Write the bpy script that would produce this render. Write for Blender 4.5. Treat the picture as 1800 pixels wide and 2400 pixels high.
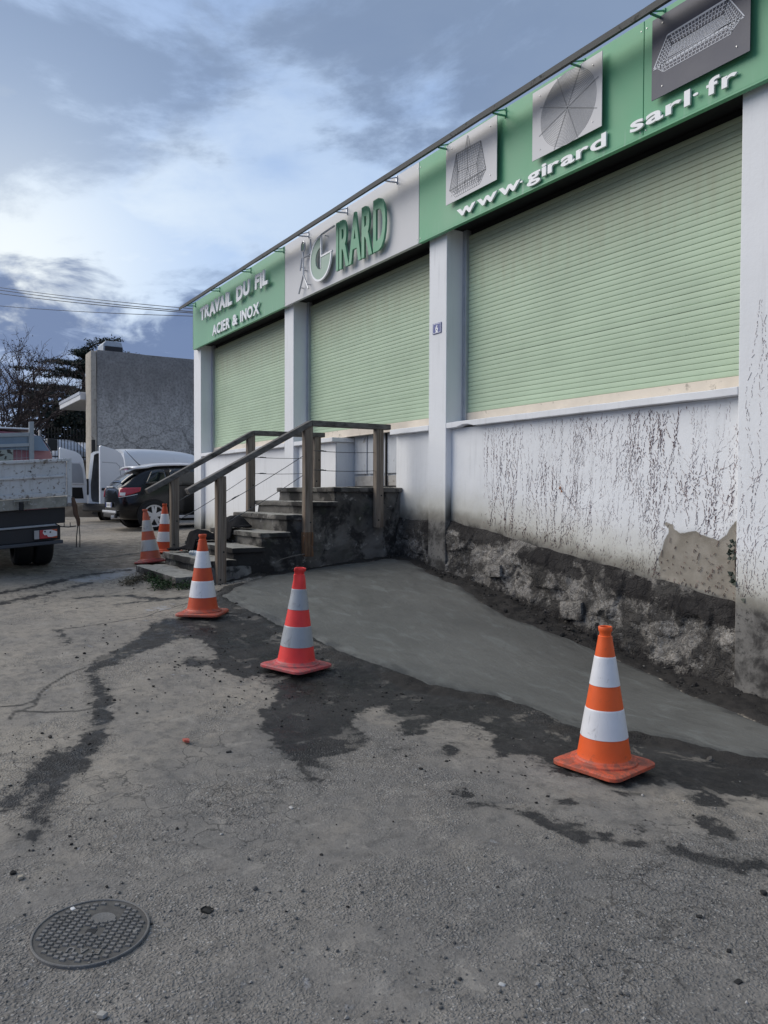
import bpy, bmesh, math, random
import numpy as np
from mathutils import Vector, Matrix

for o in list(bpy.data.objects):
    bpy.data.objects.remove(o)
scn = bpy.context.scene
COL = scn.collection
PI = math.pi
R = math.radians

# ------------------------------------------------------------------ camera
FPX = 1802.43
YAW, PITCH, ROLL = R(32.61492), R(1.34042), R(0.22999)
_fw = np.array([-math.cos(YAW), math.sin(YAW), 0.]); _rt = np.array([math.sin(YAW), math.cos(YAW), 0.]); _up = np.array([0., 0., 1.])
_F = _fw*math.cos(PITCH) - _up*math.sin(PITCH)
_U0 = _up*math.cos(PITCH) + _fw*math.sin(PITCH)
_R = _rt*math.cos(ROLL) + _U0*math.sin(ROLL)
_U = _U0*math.cos(ROLL) - _rt*math.sin(ROLL)
cd = bpy.data.cameras.new('camera')
cd.sensor_fit = 'VERTICAL'; cd.sensor_height = 24.0; cd.lens = FPX/2400*24.0
cd.clip_start = 0.05; cd.clip_end = 3000
cam = bpy.data.objects.new('camera', cd); COL.objects.link(cam)
cam.matrix_world = Matrix(((_R[0], _U[0], -_F[0], 0), (_R[1], _U[1], -_F[1], 0), (_R[2], _U[2], -_F[2], 0), (0, 0, 0, 1)))
scn.camera = cam

# ------------------------------------------------------------------ sky, sun, exposure
SUN_DIR = Vector((-0.54, -0.58, 0.62)).normalized()     # towards the sun
scn.view_settings.view_transform = 'Standard'
scn.view_settings.look = 'None'
scn.view_settings.exposure = 0.88
scn.view_settings.gamma = 1.0
scn.view_settings.use_curve_mapping = False
scn.cycles.use_denoising = True
scn.cycles.max_bounces = 8
sd = bpy.data.lights.new('sun', 'SUN'); sd.energy = 1.5; sd.angle = R(55); sd.color = (1.0, 0.93, 0.83)
sun = bpy.data.objects.new('sun', sd); COL.objects.link(sun)
sun.rotation_euler = (-SUN_DIR).to_track_quat('-Z', 'Y').to_euler()


class NT:
    """small helper to write node trees as expressions"""
    def __init__(s, tree):
        s.t = tree; s.n = tree.nodes; s.l = tree.links

    def new(s, typ, ins=None, **props):
        n = s.n.new(typ)
        for k, v in props.items():
            setattr(n, k, v)
        for k, v in (ins or {}).items():
            s.put(n.inputs[k], v)
        return n

    def put(s, sock, v):
        if isinstance(v, bpy.types.NodeSocket):
            s.l.new(v, sock)
        elif v is not None:
            if isinstance(v, (tuple, list)) and sock.type == 'RGBA' and len(v) == 3:
                v = tuple(v) + (1,)
            sock.default_value = v

    def m(s, op, a, b=None, c=None, clamp=False):
        n = s.n.new('ShaderNodeMath'); n.operation = op; n.use_clamp = clamp
        for i, v in enumerate((a, b, c)):
            if v is not None:
                s.put(n.inputs[i], v)
        return n.outputs[0]

    def vm(s, op, a, b=None, scale=None):
        n = s.n.new('ShaderNodeVectorMath'); n.operation = op
        s.put(n.inputs[0], a)
        if b is not None:
            s.put(n.inputs[1], b)
        if scale is not None:
            s.put(n.inputs['Scale'], scale)
        return n.outputs['Value'] if op in ('DOT_PRODUCT', 'LENGTH', 'DISTANCE') else n.outputs[0]

    def mix(s, fac, a, b, mode='MIX'):
        n = s.n.new('ShaderNodeMix'); n.data_type = 'RGBA'; n.blend_type = mode
        s.put(n.inputs['Factor'], fac); s.put(n.inputs[6], a); s.put(n.inputs[7], b)
        return n.outputs[2]

    def noise(s, vec, scale=5, detail=4, rough=.55, dist=0, out=0):
        n = s.n.new('ShaderNodeTexNoise')
        if vec is not None:
            s.put(n.inputs['Vector'], vec)
        n.inputs['Scale'].default_value = scale; n.inputs['Detail'].default_value = detail
        n.inputs['Roughness'].default_value = rough; n.inputs['Distortion'].default_value = dist
        return n.outputs[out]

    def voro(s, vec, scale=5, feature='F1', rnd=1.0, out='Distance'):
        n = s.n.new('ShaderNodeTexVoronoi'); n.feature = feature
        s.put(n.inputs['Vector'], vec); n.inputs['Scale'].default_value = scale
        n.inputs['Randomness'].default_value = rnd
        return n.outputs[out]

    def ss(s, v, a, b):            # smoothstep a..b
        n = s.n.new('ShaderNodeMapRange'); n.interpolation_type = 'SMOOTHSTEP'
        s.put(n.inputs[0], v)
        for i, q in ((1, a), (2, b)):
            s.put(n.inputs[i], q)
        return n.outputs[0]

    def lin(s, v, a, b, c=0., d=1.):
        n = s.n.new('ShaderNodeMapRange'); n.clamp = True
        s.put(n.inputs[0], v)
        for i, q in ((1, a), (2, b), (3, c), (4, d)):
            n.inputs[i].default_value = q
        return n.outputs[0]

    def sep(s, v):
        n = s.n.new('ShaderNodeSeparateXYZ'); s.put(n.inputs[0], v); return n.outputs

    def comb(s, x, y, z):
        n = s.n.new('ShaderNodeCombineXYZ')
        for i, q in enumerate((x, y, z)):
            s.put(n.inputs[i], q)
        return n.outputs[0]

    def attr(s, name):
        n = s.n.new('ShaderNodeAttribute'); n.attribute_name = name; return n.outputs['Fac']

    def bump(s, h, strength=.5, dist=.01, normal=None):
        n = s.n.new('ShaderNodeBump'); s.put(n.inputs['Height'], h)
        n.inputs['Strength'].default_value = strength; n.inputs['Distance'].default_value = dist
        if normal is not None:
            s.put(n.inputs['Normal'], normal)
        return n.outputs[0]


world = bpy.data.worlds.new('World'); scn.world = world; world.use_nodes = True
w = NT(world.node_tree); w.n.clear()
sky = w.new('ShaderNodeTexSky', sky_type='NISHITA')
sky.sun_disc = False
sky.sun_elevation = math.asin(SUN_DIR.z); sky.sun_rotation = math.atan2(SUN_DIR.x, SUN_DIR.y)
sky.air_density = 1.0; sky.dust_density = 1.0; sky.ozone_density = 1.5
dirv = w.new('ShaderNodeTexCoord').outputs['Generated']
dx, dy, dz = w.sep(dirv)
elev = w.m('MAXIMUM', dz, 0.0)
den = w.m('ADD', elev, 0.16)
cp = w.comb(w.m('DIVIDE', dx, den), w.m('DIVIDE', dy, den), w.m('MULTIPLY', elev, 0.6))
# cloud deck: broad soft sheets, then ragged darker bodies below it
broad = w.noise(w.vm('ADD', cp, (3.1, 1.7, 0.)), 0.95, 6, .55, .5)
rag = w.noise(w.vm('ADD', cp, (7.3, 4.2, 2.)), 1.35, 9, .60, .35)
wisp = w.noise(w.vm('ADD', cp, (1.3, 9.2, 4.)), 3.6, 7, .6, .3)
glow = w.vm('DOT_PRODUCT', dirv, tuple(Vector((-0.966, 0.10, 0.235)).normalized()))
g1 = w.m('POWER', w.m('MAXIMUM', glow, 0.), 26.0)
g2 = w.m('POWER', w.m('MAXIMUM', glow, 0.), 110.0)
K = 6.35      # cloud radiances are written in picture units, the Background runs at 0.1
deep = w.mix(w.ss(elev, 0.0, .75), (.32*K, .43*K, .66*K), (.27*K, .36*K, .53*K))
blue = w.mix(.35, deep, w.mix(1.0, sky.outputs[0], (1.3, 1.3, 1.3), 'MULTIPLY'))
lit = w.mix(g1, (.43*K, .555*K, .755*K), (.74*K, .83*K, .91*K))
lit = w.mix(w.m('MULTIPLY', g2, .6), lit, (.86*K, .88*K, .84*K))
cover = w.ss(w.m('ADD', w.m('MULTIPLY', broad, .75), w.m('MULTIPLY', wisp, .25)), .40, .60)
cover = w.m('MAXIMUM', cover, w.m('MULTIPLY', g1, .95))
c1 = w.mix(cover, blue, lit)
shade = w.ss(w.m('ADD', w.m('ADD', w.m('MULTIPLY', rag, .72), w.m('MULTIPLY', wisp, .28)), w.m('MULTIPLY', w.ss(elev, .22, .60), .075)), .480, .585)
shade = w.m('MULTIPLY', shade, w.m('SUBTRACT', 1.0, w.m('MULTIPLY', g1, .6)))
dark = w.mix(w.ss(elev, .1, .7), (.17*K, .24*K, .385*K), (.165*K, .225*K, .34*K))
c2 = w.mix(w.m('MULTIPLY', shade, .85), c1, dark)
# low cloud bank, ragged top at 10 to 18 degrees, clear blue below it
topn = w.noise(w.comb(w.m('MULTIPLY', dx, 4.), w.m('MULTIPLY', dy, 4.), w.m('MULTIPLY', elev, 9.)), 1.5, 7, .58, .3)
bt = w.m('ADD', elev, w.m('MULTIPLY', w.m('SUBTRACT', topn, .5), .34))
bank = w.m('MULTIPLY', w.m('SUBTRACT', 1.0, w.ss(bt, .215, .262)), w.ss(bt, .02, .12))
bankc = w.mix(w.ss(wisp, .50, .70), (.135*K, .195*K, .345*K), (.40*K, .50*K, .70*K))
c3 = w.mix(w.m('MULTIPLY', bank, .95), c2, bankc)
low = w.m('SUBTRACT', 1.0, w.ss(elev, .03, .13))
c4 = w.mix(w.m('MULTIPLY', low, .8), c3, (.22*K, .33*K, .64*K))
below = w.ss(dz, -.02, .0)
c5 = w.mix(below, (.10*K, .10*K, .105*K), c4)
bg = w.new('ShaderNodeBackground', {'Color': c5, 'Strength': 0.1})
wo = w.new('ShaderNodeOutputWorld'); w.l.new(bg.outputs[0], wo.inputs[0])


# ------------------------------------------------------------------ geometry of the view: lines of sight met with real surfaces
def _d(x, y):
    return _F + _R*((x-900)/FPX) - _U*((y-1200)/FPX)
def at_y(x, y, Y):
    v = _d(x, y); return v*(Y/v[1])
def at_x(x, y, X):
    v = _d(x, y); return v*(X/v[0])
def at_d(x, y, depth):
    return _d(x, y)*depth


# terrain: thin plate spline through surveyed heights (camera eye is z = 0)
_GP = np.array([
    (-7.46, 5.79, -.97), (-5.52, 5.79, -1.30), (-4.52, 5.79, -1.56), (-3.62, 5.7, -1.585), (-2.3, 5.7, -1.62), (0, 5.7, -1.66),
    (-7.52, 5.6, -.96), (-8.86, 5.79, -.80), (-16.8, 5.7, -.79), (-16.3, 5.6, -.79),
    (-2.82, 3.22, -1.472), (-5.217, 2.557, -1.323), (-6.985, 2.451, -1.15), (-10.86, 3.045, -.995), (-11.9, 3.565, -.93),
    (-8.6, 3.48, -1.01), (-8.6, 4.6, -.94), (-8.6, 2.664, -1.09), (-10.35, 2.8, -1.03), (-12, 5.6, -.86),
    (0, 0, -1.52), (-1.5, .7, -1.5), (2, 2, -1.56), (-3, -1, -1.42), (-2, 2, -1.48), (0, -4, -1.5), (-6, 0, -1.27), (-6, -4, -1.27),
    (-10.5, 1.0, -.98), (-17.2, 4.9, -.84), (-14, 2, -.90), (-22, 5, -.76), (-24, 2, -.74), (-24, 9, -.74), (-14, -4, -.92), (-20, -3, -.80),
    (4, -3, -1.6), (5, 6, -1.7)])
def _phi(r2):
    return np.where(r2 > 1e-12, .5*r2*np.log(np.maximum(r2, 1e-12)), 0.)
_P = _GP[:, :2]; _n = len(_P)
_K = _phi(((_P[:, None]-_P[None])**2).sum(-1)) + np.eye(_n)*.15
_T = np.hstack([np.ones((_n, 1)), _P])
_A = np.block([[_K, _T], [_T.T, np.zeros((3, 3))]])
_W = np.linalg.solve(_A, np.concatenate([_GP[:, 2], np.zeros(3)]))
def gz(x, y):
    """height of the yard at x, y (arrays or scalars)"""
    x = np.asarray(x, float); y = np.asarray(y, float)
    xc = np.clip(x, -25, 4); yc = np.clip(y, -4, 8)
    r2 = (xc[..., None]-_P[:, 0])**2 + (yc[..., None]-_P[:, 1])**2
    z = _phi(r2)@_W[:_n] + _W[_n] + _W[_n+1]*xc + _W[_n+2]*yc
    return z
def at_g(x, y, lift=0.):
    v = _d(x, y); t = 1.4/max(1e-3, -v[2])
    for _ in range(60):
        h = float(gz(v[0]*t, v[1]*t)) + lift
        t = .5*t + .5*min(h/v[2], 80.)
    return v*t


# ------------------------------------------------------------------ numeric noise for geometry
def vnoise2(x, y, seed=0):
    x = np.asarray(x, float); y = np.asarray(y, float)
    xi = np.floor(x).astype(np.int64); yi = np.floor(y).astype(np.int64)
    fx = x-xi; fy = y-yi; fx = fx*fx*(3-2*fx); fy = fy*fy*(3-2*fy)
    def h(a, b):
        k = (a*374761393 + b*668265263 + seed*974634521) & 0xffffffff
        k = ((k ^ (k >> 13))*1274126177) & 0xffffffff
        return ((k ^ (k >> 16)) & 0xffff)/65535.
    return (h(xi, yi)*(1-fx)+h(xi+1, yi)*fx)*(1-fy) + (h(xi, yi+1)*(1-fx)+h(xi+1, yi+1)*fx)*fy
def fbm(x, y, oct=4, seed=0, gain=.5):
    a, s, t = 1., 0., 0.
    for k in range(oct):
        s = s + a*(vnoise2(x*2**k, y*2**k, seed+k*17)-.5)*2; t += a; a *= gain
    return s/t
def sdf(px, py, poly):
    """signed distance, positive inside"""
    P = np.asarray(poly, float); d = np.full(px.shape, 1e9); ins = np.zeros(px.shape, bool)
    for i in range(len(P)):
        a = P[i]; b = P[(i+1) % len(P)]; e = b-a
        wx = px-a[0]; wy = py-a[1]
        t = np.clip((wx*e[0]+wy*e[1])/max(1e-12, e@e), 0, 1)
        d = np.minimum(d, (wx-e[0]*t)**2+(wy-e[1]*t)**2)
        c = ((a[1] <= py) & (b[1] > py)) | ((b[1] <= py) & (a[1] > py))
        if abs(e[1]) > 1e-12:
            ins ^= c & (px < a[0]+(py-a[1])/e[1]*e[0])
    return np.where(ins, 1, -1)*np.sqrt(d)
def pdist(px, py, line):
    P = np.asarray(line, float); d = np.full(px.shape, 1e9)
    for a, b in zip(P[:-1], P[1:]):
        e = b-a; wx = px-a[0]; wy = py-a[1]
        t = np.clip((wx*e[0]+wy*e[1])/max(1e-12, e@e), 0, 1)
        d = np.minimum(d, (wx-e[0]*t)**2+(wy-e[1]*t)**2)
    return np.sqrt(d)


# ------------------------------------------------------------------ mesh builder and object helpers
class MB:
    def __init__(s):
        s.v = []; s.f = []; s.mi = []
    def add(s, vs, fs, m=0):
        b = len(s.v); s.v += [tuple(map(float, p)) for p in vs]
        for f in fs:
            s.f.append(tuple(b+i for i in f)); s.mi.append(m)
        return s
    def box(s, x0, x1, y0, y1, z0, z1, m=0):
        return s.add([(x0, y0, z0), (x1, y0, z0), (x1, y1, z0), (x0, y1, z0), (x0, y0, z1), (x1, y0, z1), (x1, y1, z1), (x0, y1, z1)],
                     [(0, 3, 2, 1), (4, 5, 6, 7), (0, 1, 5, 4), (1, 2, 6, 5), (2, 3, 7, 6), (3, 0, 4, 7)], m)
    def hexa(s, low, high, m=0):
        """low and high: four points each, counter-clockwise from above"""
        return s.add(list(low)+list(high), [(0, 3, 2, 1), (4, 5, 6, 7), (0, 1, 5, 4), (1, 2, 6, 5), (2, 3, 7, 6), (3, 0, 4, 7)], m)
    def beam(s, a, b, w, h, up=(0, 0, 1), m=0):
        a = Vector(a); b = Vector(b); t = (b-a).normalized(); sd_ = t.cross(Vector(up)).normalized(); u = sd_.cross(t)
        q = [(-1, -1), (1, -1), (1, 1), (-1, 1)]
        vs = [p + sd_*(w/2*i) + u*(h/2*j) for p in (a, b) for i, j in q]
        return s.add(vs, [(0, 1, 2, 3), (7, 6, 5, 4), (0, 4, 5, 1), (1, 5, 6, 2), (2, 6, 7, 3), (3, 7, 4, 0)], m)
    def tube(s, pts, r, n=8, m=0, cap=True):
        pts = [Vector(p) for p in pts]; rr = r if isinstance(r, (list, tuple)) else [r]*len(pts)
        b = len(s.v); ref = None
        for i, p in enumerate(pts):
            t = (pts[min(i+1, len(pts)-1)]-pts[max(i-1, 0)]).normalized()
            if ref is None:
                ref = Vector((0, 0, 1)) if abs(t.z) < .9 else Vector((1, 0, 0))
            u = t.cross(ref).normalized(); ref = u.cross(t); v = ref
            for k in range(n):
                a = 2*PI*k/n; q = p+(u*math.cos(a)+v*math.sin(a))*rr[i]; s.v.append(tuple(q))
        for i in range(len(pts)-1):
            for k in range(n):
                s.f.append((b+i*n+k, b+i*n+(k+1) % n, b+(i+1)*n+(k+1) % n, b+(i+1)*n+k)); s.mi.append(m)
        if cap:
            s.f.append(tuple(b+k for k in reversed(range(n)))); s.mi.append(m)
            e = b+(len(pts)-1)*n; s.f.append(tuple(e+k for k in range(n))); s.mi.append(m)
        return s
    def lathe(s, prof, n=24, m=0, axis='z', c=(0, 0, 0), fn=None):
        """prof: (radius, height) pairs; closed at radius 0"""
        b = len(s.v)
        for r, h in prof:
            for k in range(n):
                a = 2*PI*k/n
                p = (r*math.cos(a), r*math.sin(a), h)
                if axis == 'y': p = (p[0], p[2], p[1])
                if axis == 'x': p = (p[2], p[0], p[1])
                p = (p[0]+c[0], p[1]+c[1], p[2]+c[2])
                s.v.append(p)
        for i in range(len(prof)-1):
            for k in range(n):
                f = (b+i*n+k, b+i*n+(k+1) % n, b+(i+1)*n+(k+1) % n, b+(i+1)*n+k)
                s.f.append(f if axis != 'y' else f[::-1]); s.mi.append(m)
        return s
    def prism(s, poly, fn, m=0):
        """poly: 2-D outline (ccw); fn(u, v, k) -> point, k = 0 front, 1 back"""
        n = len(poly)
        vs = [fn(u, v, 0) for u, v in poly]+[fn(u, v, 1) for u, v in poly]
        return s.add(vs, [tuple(range(n)), tuple(reversed(range(n, 2*n)))]+[((i+1) % n, i, n+i, n+(i+1) % n) for i in range(n)], m)
    def grid(s, P, m=0, flip=False):
        """P: rows x cols x 3 array"""
        P = np.asarray(P, float); a, c = P.shape[:2]; b = len(s.v)
        s.v += [tuple(p) for p in P.reshape(-1, 3)]
        for i in range(a-1):
            for j in range(c-1):
                f = (b+i*c+j, b+i*c+j+1, b+(i+1)*c+j+1, b+(i+1)*c+j)
                s.f.append(f[::-1] if flip else f); s.mi.append(m)
        return s
    def mesh(s, name, mats, smooth=False):
        me = bpy.data.meshes.new(name); me.from_pydata(s.v, [], s.f)
        for mm in (mats if isinstance(mats, (list, tuple)) else [mats]):
            me.materials.append(mm)
        if any(s.mi):
            me.polygons.foreach_set('material_index', s.mi)
        if smooth:
            me.polygons.foreach_set('use_smooth', [True]*len(me.polygons))
        me.update(); return me
    def build(s, name, mats, parent=None, smooth=False, bevel=0, seg=2, recalc=False, sub=0, angle=None):
        me = s.mesh(name, mats, smooth)
        if recalc:
            bm = bmesh.new(); bm.from_mesh(me); bmesh.ops.remove_doubles(bm, verts=bm.verts, dist=1e-5)
            bmesh.ops.recalc_face_normals(bm, faces=bm.faces); bm.to_mesh(me); bm.free()
        if angle is not None:
            me.polygons.foreach_set('use_smooth', [True]*len(me.polygons)); me.set_sharp_from_angle(angle=R(angle))
        return put(name, me, parent, bevel, seg, sub)


def put(name, me, parent=None, bevel=0, seg=2, sub=0):
    o = bpy.data.objects.new(name, me); COL.objects.link(o)
    if bevel:
        b = o.modifiers.new('bevel', 'BEVEL'); b.width = bevel; b.segments = seg; b.limit_method = 'ANGLE'; b.angle_limit = R(35)
        b.harden_normals = False
    if sub:
        q = o.modifiers.new('subsurf', 'SUBSURF'); q.levels = sub; q.render_levels = sub
    if parent is not None:
        o.parent = parent
        if parent.get('world_coords'):
            o.location = tuple(-c for c in parent['world_coords'])
    return o
def tag(o, label=None, cat=None, group=None, kind=None):
    for k, v in (('label', label), ('category', cat), ('group', group), ('kind', kind)):
        if v: o[k] = v
    return o
def thing(name, loc, label, cat, group=None, rot=None, world=False):
    """an Empty at the thing's base; world=True: its parts are modelled in world coordinates"""
    o = bpy.data.objects.new(name, None); COL.objects.link(o); o.location = tuple(map(float, loc)); o.empty_display_size = .2
    if rot is not None: o.rotation_euler = rot
    if world: o['world_coords'] = tuple(map(float, loc))
    return tag(o, label, cat, group)
def copy_part(o, parent, loc=None):
    c = o.copy(); COL.objects.link(c); c.parent = parent
    if loc is not None: c.location = loc
    return c
def copy_tree(o, parent=None):
    c = o.copy(); COL.objects.link(c)
    if parent is not None: c.parent = parent
    for ch in list(o.children): copy_tree(ch, c)
    return c


# ------------------------------------------------------------------ materials
def newmat(name):
    m = bpy.data.materials.new(name); m.use_nodes = True
    t = NT(m.node_tree); t.n.clear()
    p = t.new('ShaderNodeBsdfPrincipled'); out = t.new('ShaderNodeOutputMaterial'); t.l.new(p.outputs[0], out.inputs[0])
    t.p = p; t.pos = t.new('ShaderNodeNewGeometry').outputs['Position']
    return m, t
def mul(c, k):
    return tuple(x*k for x in c)
def simple(name, col, rough=.6, var=.12, scale=5., bump=0., bscale=80., metal=0., spots=None, spot_at=(.58, .66), spot_scale=9.,
           streak=0., coat=0., spec=.5, obj=False, trans=0., ior=1.45, sheen=0.):
    """painted or plain surface: base colour, cloudy variation, optional spots of wear, rain streaks and fine relief"""
    m, t = newmat(name)
    pos = t.new('ShaderNodeTexCoord').outputs['Object'] if obj else t.pos
    n1 = t.noise(pos, scale, 5, .6)
    c = t.mix(t.lin(n1, .3, .7), mul(col, 1-var), mul(col, 1+var))
    rr = t.lin(n1, .3, .7, max(0, rough-.07), min(1, rough+.07))
    if streak:
        sn = t.noise(t.vm('MULTIPLY', pos, (9., 9., .55)), 2.2, 5, .6)
        c = t.mix(t.m('MULTIPLY', t.ss(sn, .5, .72), streak), c, mul(col, .45))
    if spots:
        n2 = t.noise(pos, spot_scale, 7, .65, .4)
        f = t.ss(n2, *spot_at); c = t.mix(f, c, spots); rr = t.mix(f, rr, (.85, .85, .85))
    t.put(t.p.inputs['Base Color'], c); t.put(t.p.inputs['Roughness'], rr)
    t.p.inputs['Metallic'].default_value = metal; t.p.inputs['Coat Weight'].default_value = coat
    t.p.inputs['Specular IOR Level'].default_value = spec; t.p.inputs['IOR'].default_value = ior
    t.p.inputs['Transmission Weight'].default_value = trans
    if sheen: t.p.inputs['Sheen Weight'].default_value = sheen
    if bump:
        t.put(t.p.inputs['Normal'], t.bump(t.noise(pos, bscale, 4, .6), bump, .004))
    return m


def ground_material():
    m, t = newmat('worn_asphalt'); P = t.pos
    nl = t.noise(P, .45, 4, .55, .3); nm = t.noise(P, 2.2, 6, .62, .3); nf = t.noise(P, 14., 5, .65); nff = t.noise(P, 75., 4, .7)
    dust = t.attr('dust'); loose = t.attr('loose'); wet = t.attr('wet'); soil = t.attr('soil'); pale = t.attr('pale'); crack = t.attr('crack')
    base = t.mix(t.lin(nl, .35, .68), (.150, .144, .137), (.225, .208, .187))
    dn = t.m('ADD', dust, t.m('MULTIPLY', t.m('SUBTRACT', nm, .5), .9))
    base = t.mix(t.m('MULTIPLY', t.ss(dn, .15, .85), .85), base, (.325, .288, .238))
    base = t.mix(t.m('MULTIPLY', t.ss(nf, .46, .72), .55), base, (.085, .081, .076))
    mott = t.noise(P, 6.5, 6, .66, .6)
    base = t.mix(t.m('MULTIPLY', t.ss(mott, .54, .66), .42), base, (.095, .092, .088))
    base = t.mix(t.m('MULTIPLY', t.ss(mott, .44, .34), .38), base, (.34, .315, .28))
    al = t.voro(t.vm('ADD', P, t.vm('SCALE', t.new('ShaderNodeTexNoise', {'Vector': P, 'Scale': 5., 'Detail': 5.}).outputs['Color'], scale=.35)), 5.5, 'DISTANCE_TO_EDGE')
    alm = t.m('MULTIPLY', t.ss(t.noise(P, .7, 4, .6), .50, .60), t.ss(al, .035, .006))
    base = t.mix(t.m('MULTIPLY', alm, .7), base, (.05, .048, .045))
    ea = t.attr('earth'); en_ = t.m('ADD', ea, t.m('MULTIPLY', t.m('SUBTRACT', mott, .5), 1.5))
    base = t.mix(t.m('MULTIPLY', t.ss(en_, .30, .85), .8), base, t.mix(nff, (.06, .05, .04), (.135, .115, .093)))
    # stones set in the binder
    bare = t.ss(t.m('ADD', t.noise(P, 1.3, 5, .62, .4), t.m('MULTIPLY', loose, .22)), .50, .66)
    vd = t.voro(t.vm('ADD', P, t.vm('SCALE', t.new('ShaderNodeTexNoise', {'Vector': P, 'Scale': 30., 'Detail': 3.}).outputs['Color'], scale=.03)), 88., out='Distance'); vc = t.voro(P, 95., out='Color')
    vr, vg, vb = t.sep(vc)
    stone = t.m('MULTIPLY', t.ss(vd, .62, .30), t.ss(vr, .45, .9))
    stone = t.m('MULTIPLY', stone, t.lin(bare, 0., 1., .10, .85))
    base = t.mix(stone, base, t.mix(vg, (.10, .10, .102), (.44, .425, .40)))
    base = t.mix(t.m('MULTIPLY', t.ss(nff, .50, .66), t.lin(bare, 0, 1, .25, .6)), base, (.062, .058, .054))
    # dried cement wash
    pn = t.m('ADD', pale, t.m('MULTIPLY', t.m('SUBTRACT', nf, .5), 2.6))
    pn = t.m('ADD', pn, t.m('MULTIPLY', t.m('SUBTRACT', mott, .5), 2.0))
    base = t.mix(t.m('MULTIPLY', t.ss(pn, .45, .9), .75), base, (.36, .36, .37))
    # hairline cracks
    base = t.mix(t.m('MULTIPLY', t.ss(crack, .022, .004), .85), base, (.03, .029, .028))
    # wet patches with ragged edge
    edge = t.m('ADD', wet, t.m('ADD', t.m('MULTIPLY', t.m('SUBTRACT', nm, .5), .24), t.m('MULTIPLY', t.m('SUBTRACT', nf, .5), .20)))
    hole = t.ss(t.noise(P, 4.2, 6, .68, .5), .555, .62)
    halo = t.m('MULTIPLY', t.ss(edge, -.10, .05), .32)
    base = t.mix(halo, base, (.062, .059, .055))
    wf = t.m('MULTIPLY', t.ss(edge, -.015, .025), t.m('SUBTRACT', 1., t.m('MULTIPLY', hole, t.m('MULTIPLY', t.ss(wet, .55, .12), .62))))
    wetc = t.mix(t.ss(nm, .35, .62), (.011, .011, .0115), (.030, .0295, .0295))
    wetc = t.mix(t.m('MULTIPLY', stone, .5), wetc, (.11, .108, .105))
    wetc = t.mix(t.m('MULTIPLY', t.ss(mott, .55, .68), .5), wetc, (.075, .072, .068))
    base = t.mix(t.m('MULTIPLY', wf, .97), base, wetc)
    # dug-over soil along the wall
    sn = t.m('ADD', soil, t.m('MULTIPLY', t.m('SUBTRACT', nf, .5), .7))
    sf = t.ss(sn, .35, .6)
    base = t.mix(sf, base, t.mix(nff, (.014, .013, .013), (.05, .046, .042)))
    t.put(t.p.inputs['Base Color'], base)
    rough = t.mix(t.m('MULTIPLY', wf, t.lin(t.m('ADD', t.m('MULTIPLY', nf, .5), t.m('MULTIPLY', nm, .5)), .40, .58, 1., .05)), (.9, .9, .9), (.34, .34, .34))
    rough = t.mix(sf, rough, (.9, .9, .9))
    t.put(t.p.inputs['Roughness'], rough); t.p.inputs['Specular IOR Level'].default_value = .25
    h = t.m('ADD', t.m('MULTIPLY', nff, .35), t.m('MULTIPLY', t.ss(vd, .7, .1), t.lin(bare, 0, 1, .04, .8)))
    h = t.m('ADD', h, t.m('MULTIPLY', nf, 1.0))
    b1 = t.bump(h, .62, .011)
    t.put(t.p.inputs['Normal'], b1)
    return m


def pad_material():
    m, t = newmat('fresh_wet_concrete'); P = t.pos
    nl = t.noise(P, .8, 4, .5, .5); nm = t.noise(t.vm('MULTIPLY', P, (1., 2.2, 1.)), 3.2, 5, .55, .8); nf = t.noise(P, 40., 5, .65)
    c = t.mix(t.lin(nl, .35, .65), (.098, .0985, .091), (.130, .130, .120))
    c = t.mix(t.m('MULTIPLY', t.ss(nm, .52, .70), .38), c, (.19, .205, .195))
    c = t.mix(t.m('MULTIPLY', t.ss(nm, .46, .34), .32), c, (.074, .075, .071))
    e = t.attr('edge')
    en = t.m('ADD', e, t.m('ADD', t.m('MULTIPLY', t.m('SUBTRACT', nf, .5), .16), t.m('MULTIPLY', t.m('SUBTRACT', nm, .5), .45)))
    c = t.mix(t.m('MULTIPLY', t.ss(en, .16, -.03), .9), c, (.05, .051, .05))
    t.put(t.p.inputs['Base Color'], c)
    t.put(t.p.inputs['Roughness'], t.lin(nm, .3, .7, .48, .72)); t.p.inputs['Specular IOR Level'].default_value = .4
    swirl = t.noise(t.vm('MULTIPLY', P, (2.5, 6., 1.)), 2.4, 4, .5, 1.4)
    t.put(t.p.inputs['Normal'], t.bump(t.m('ADD', t.m('MULTIPLY', swirl, 1.0), t.m('MULTIPLY', nf, .5)), .4, .012))
    return m


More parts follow.
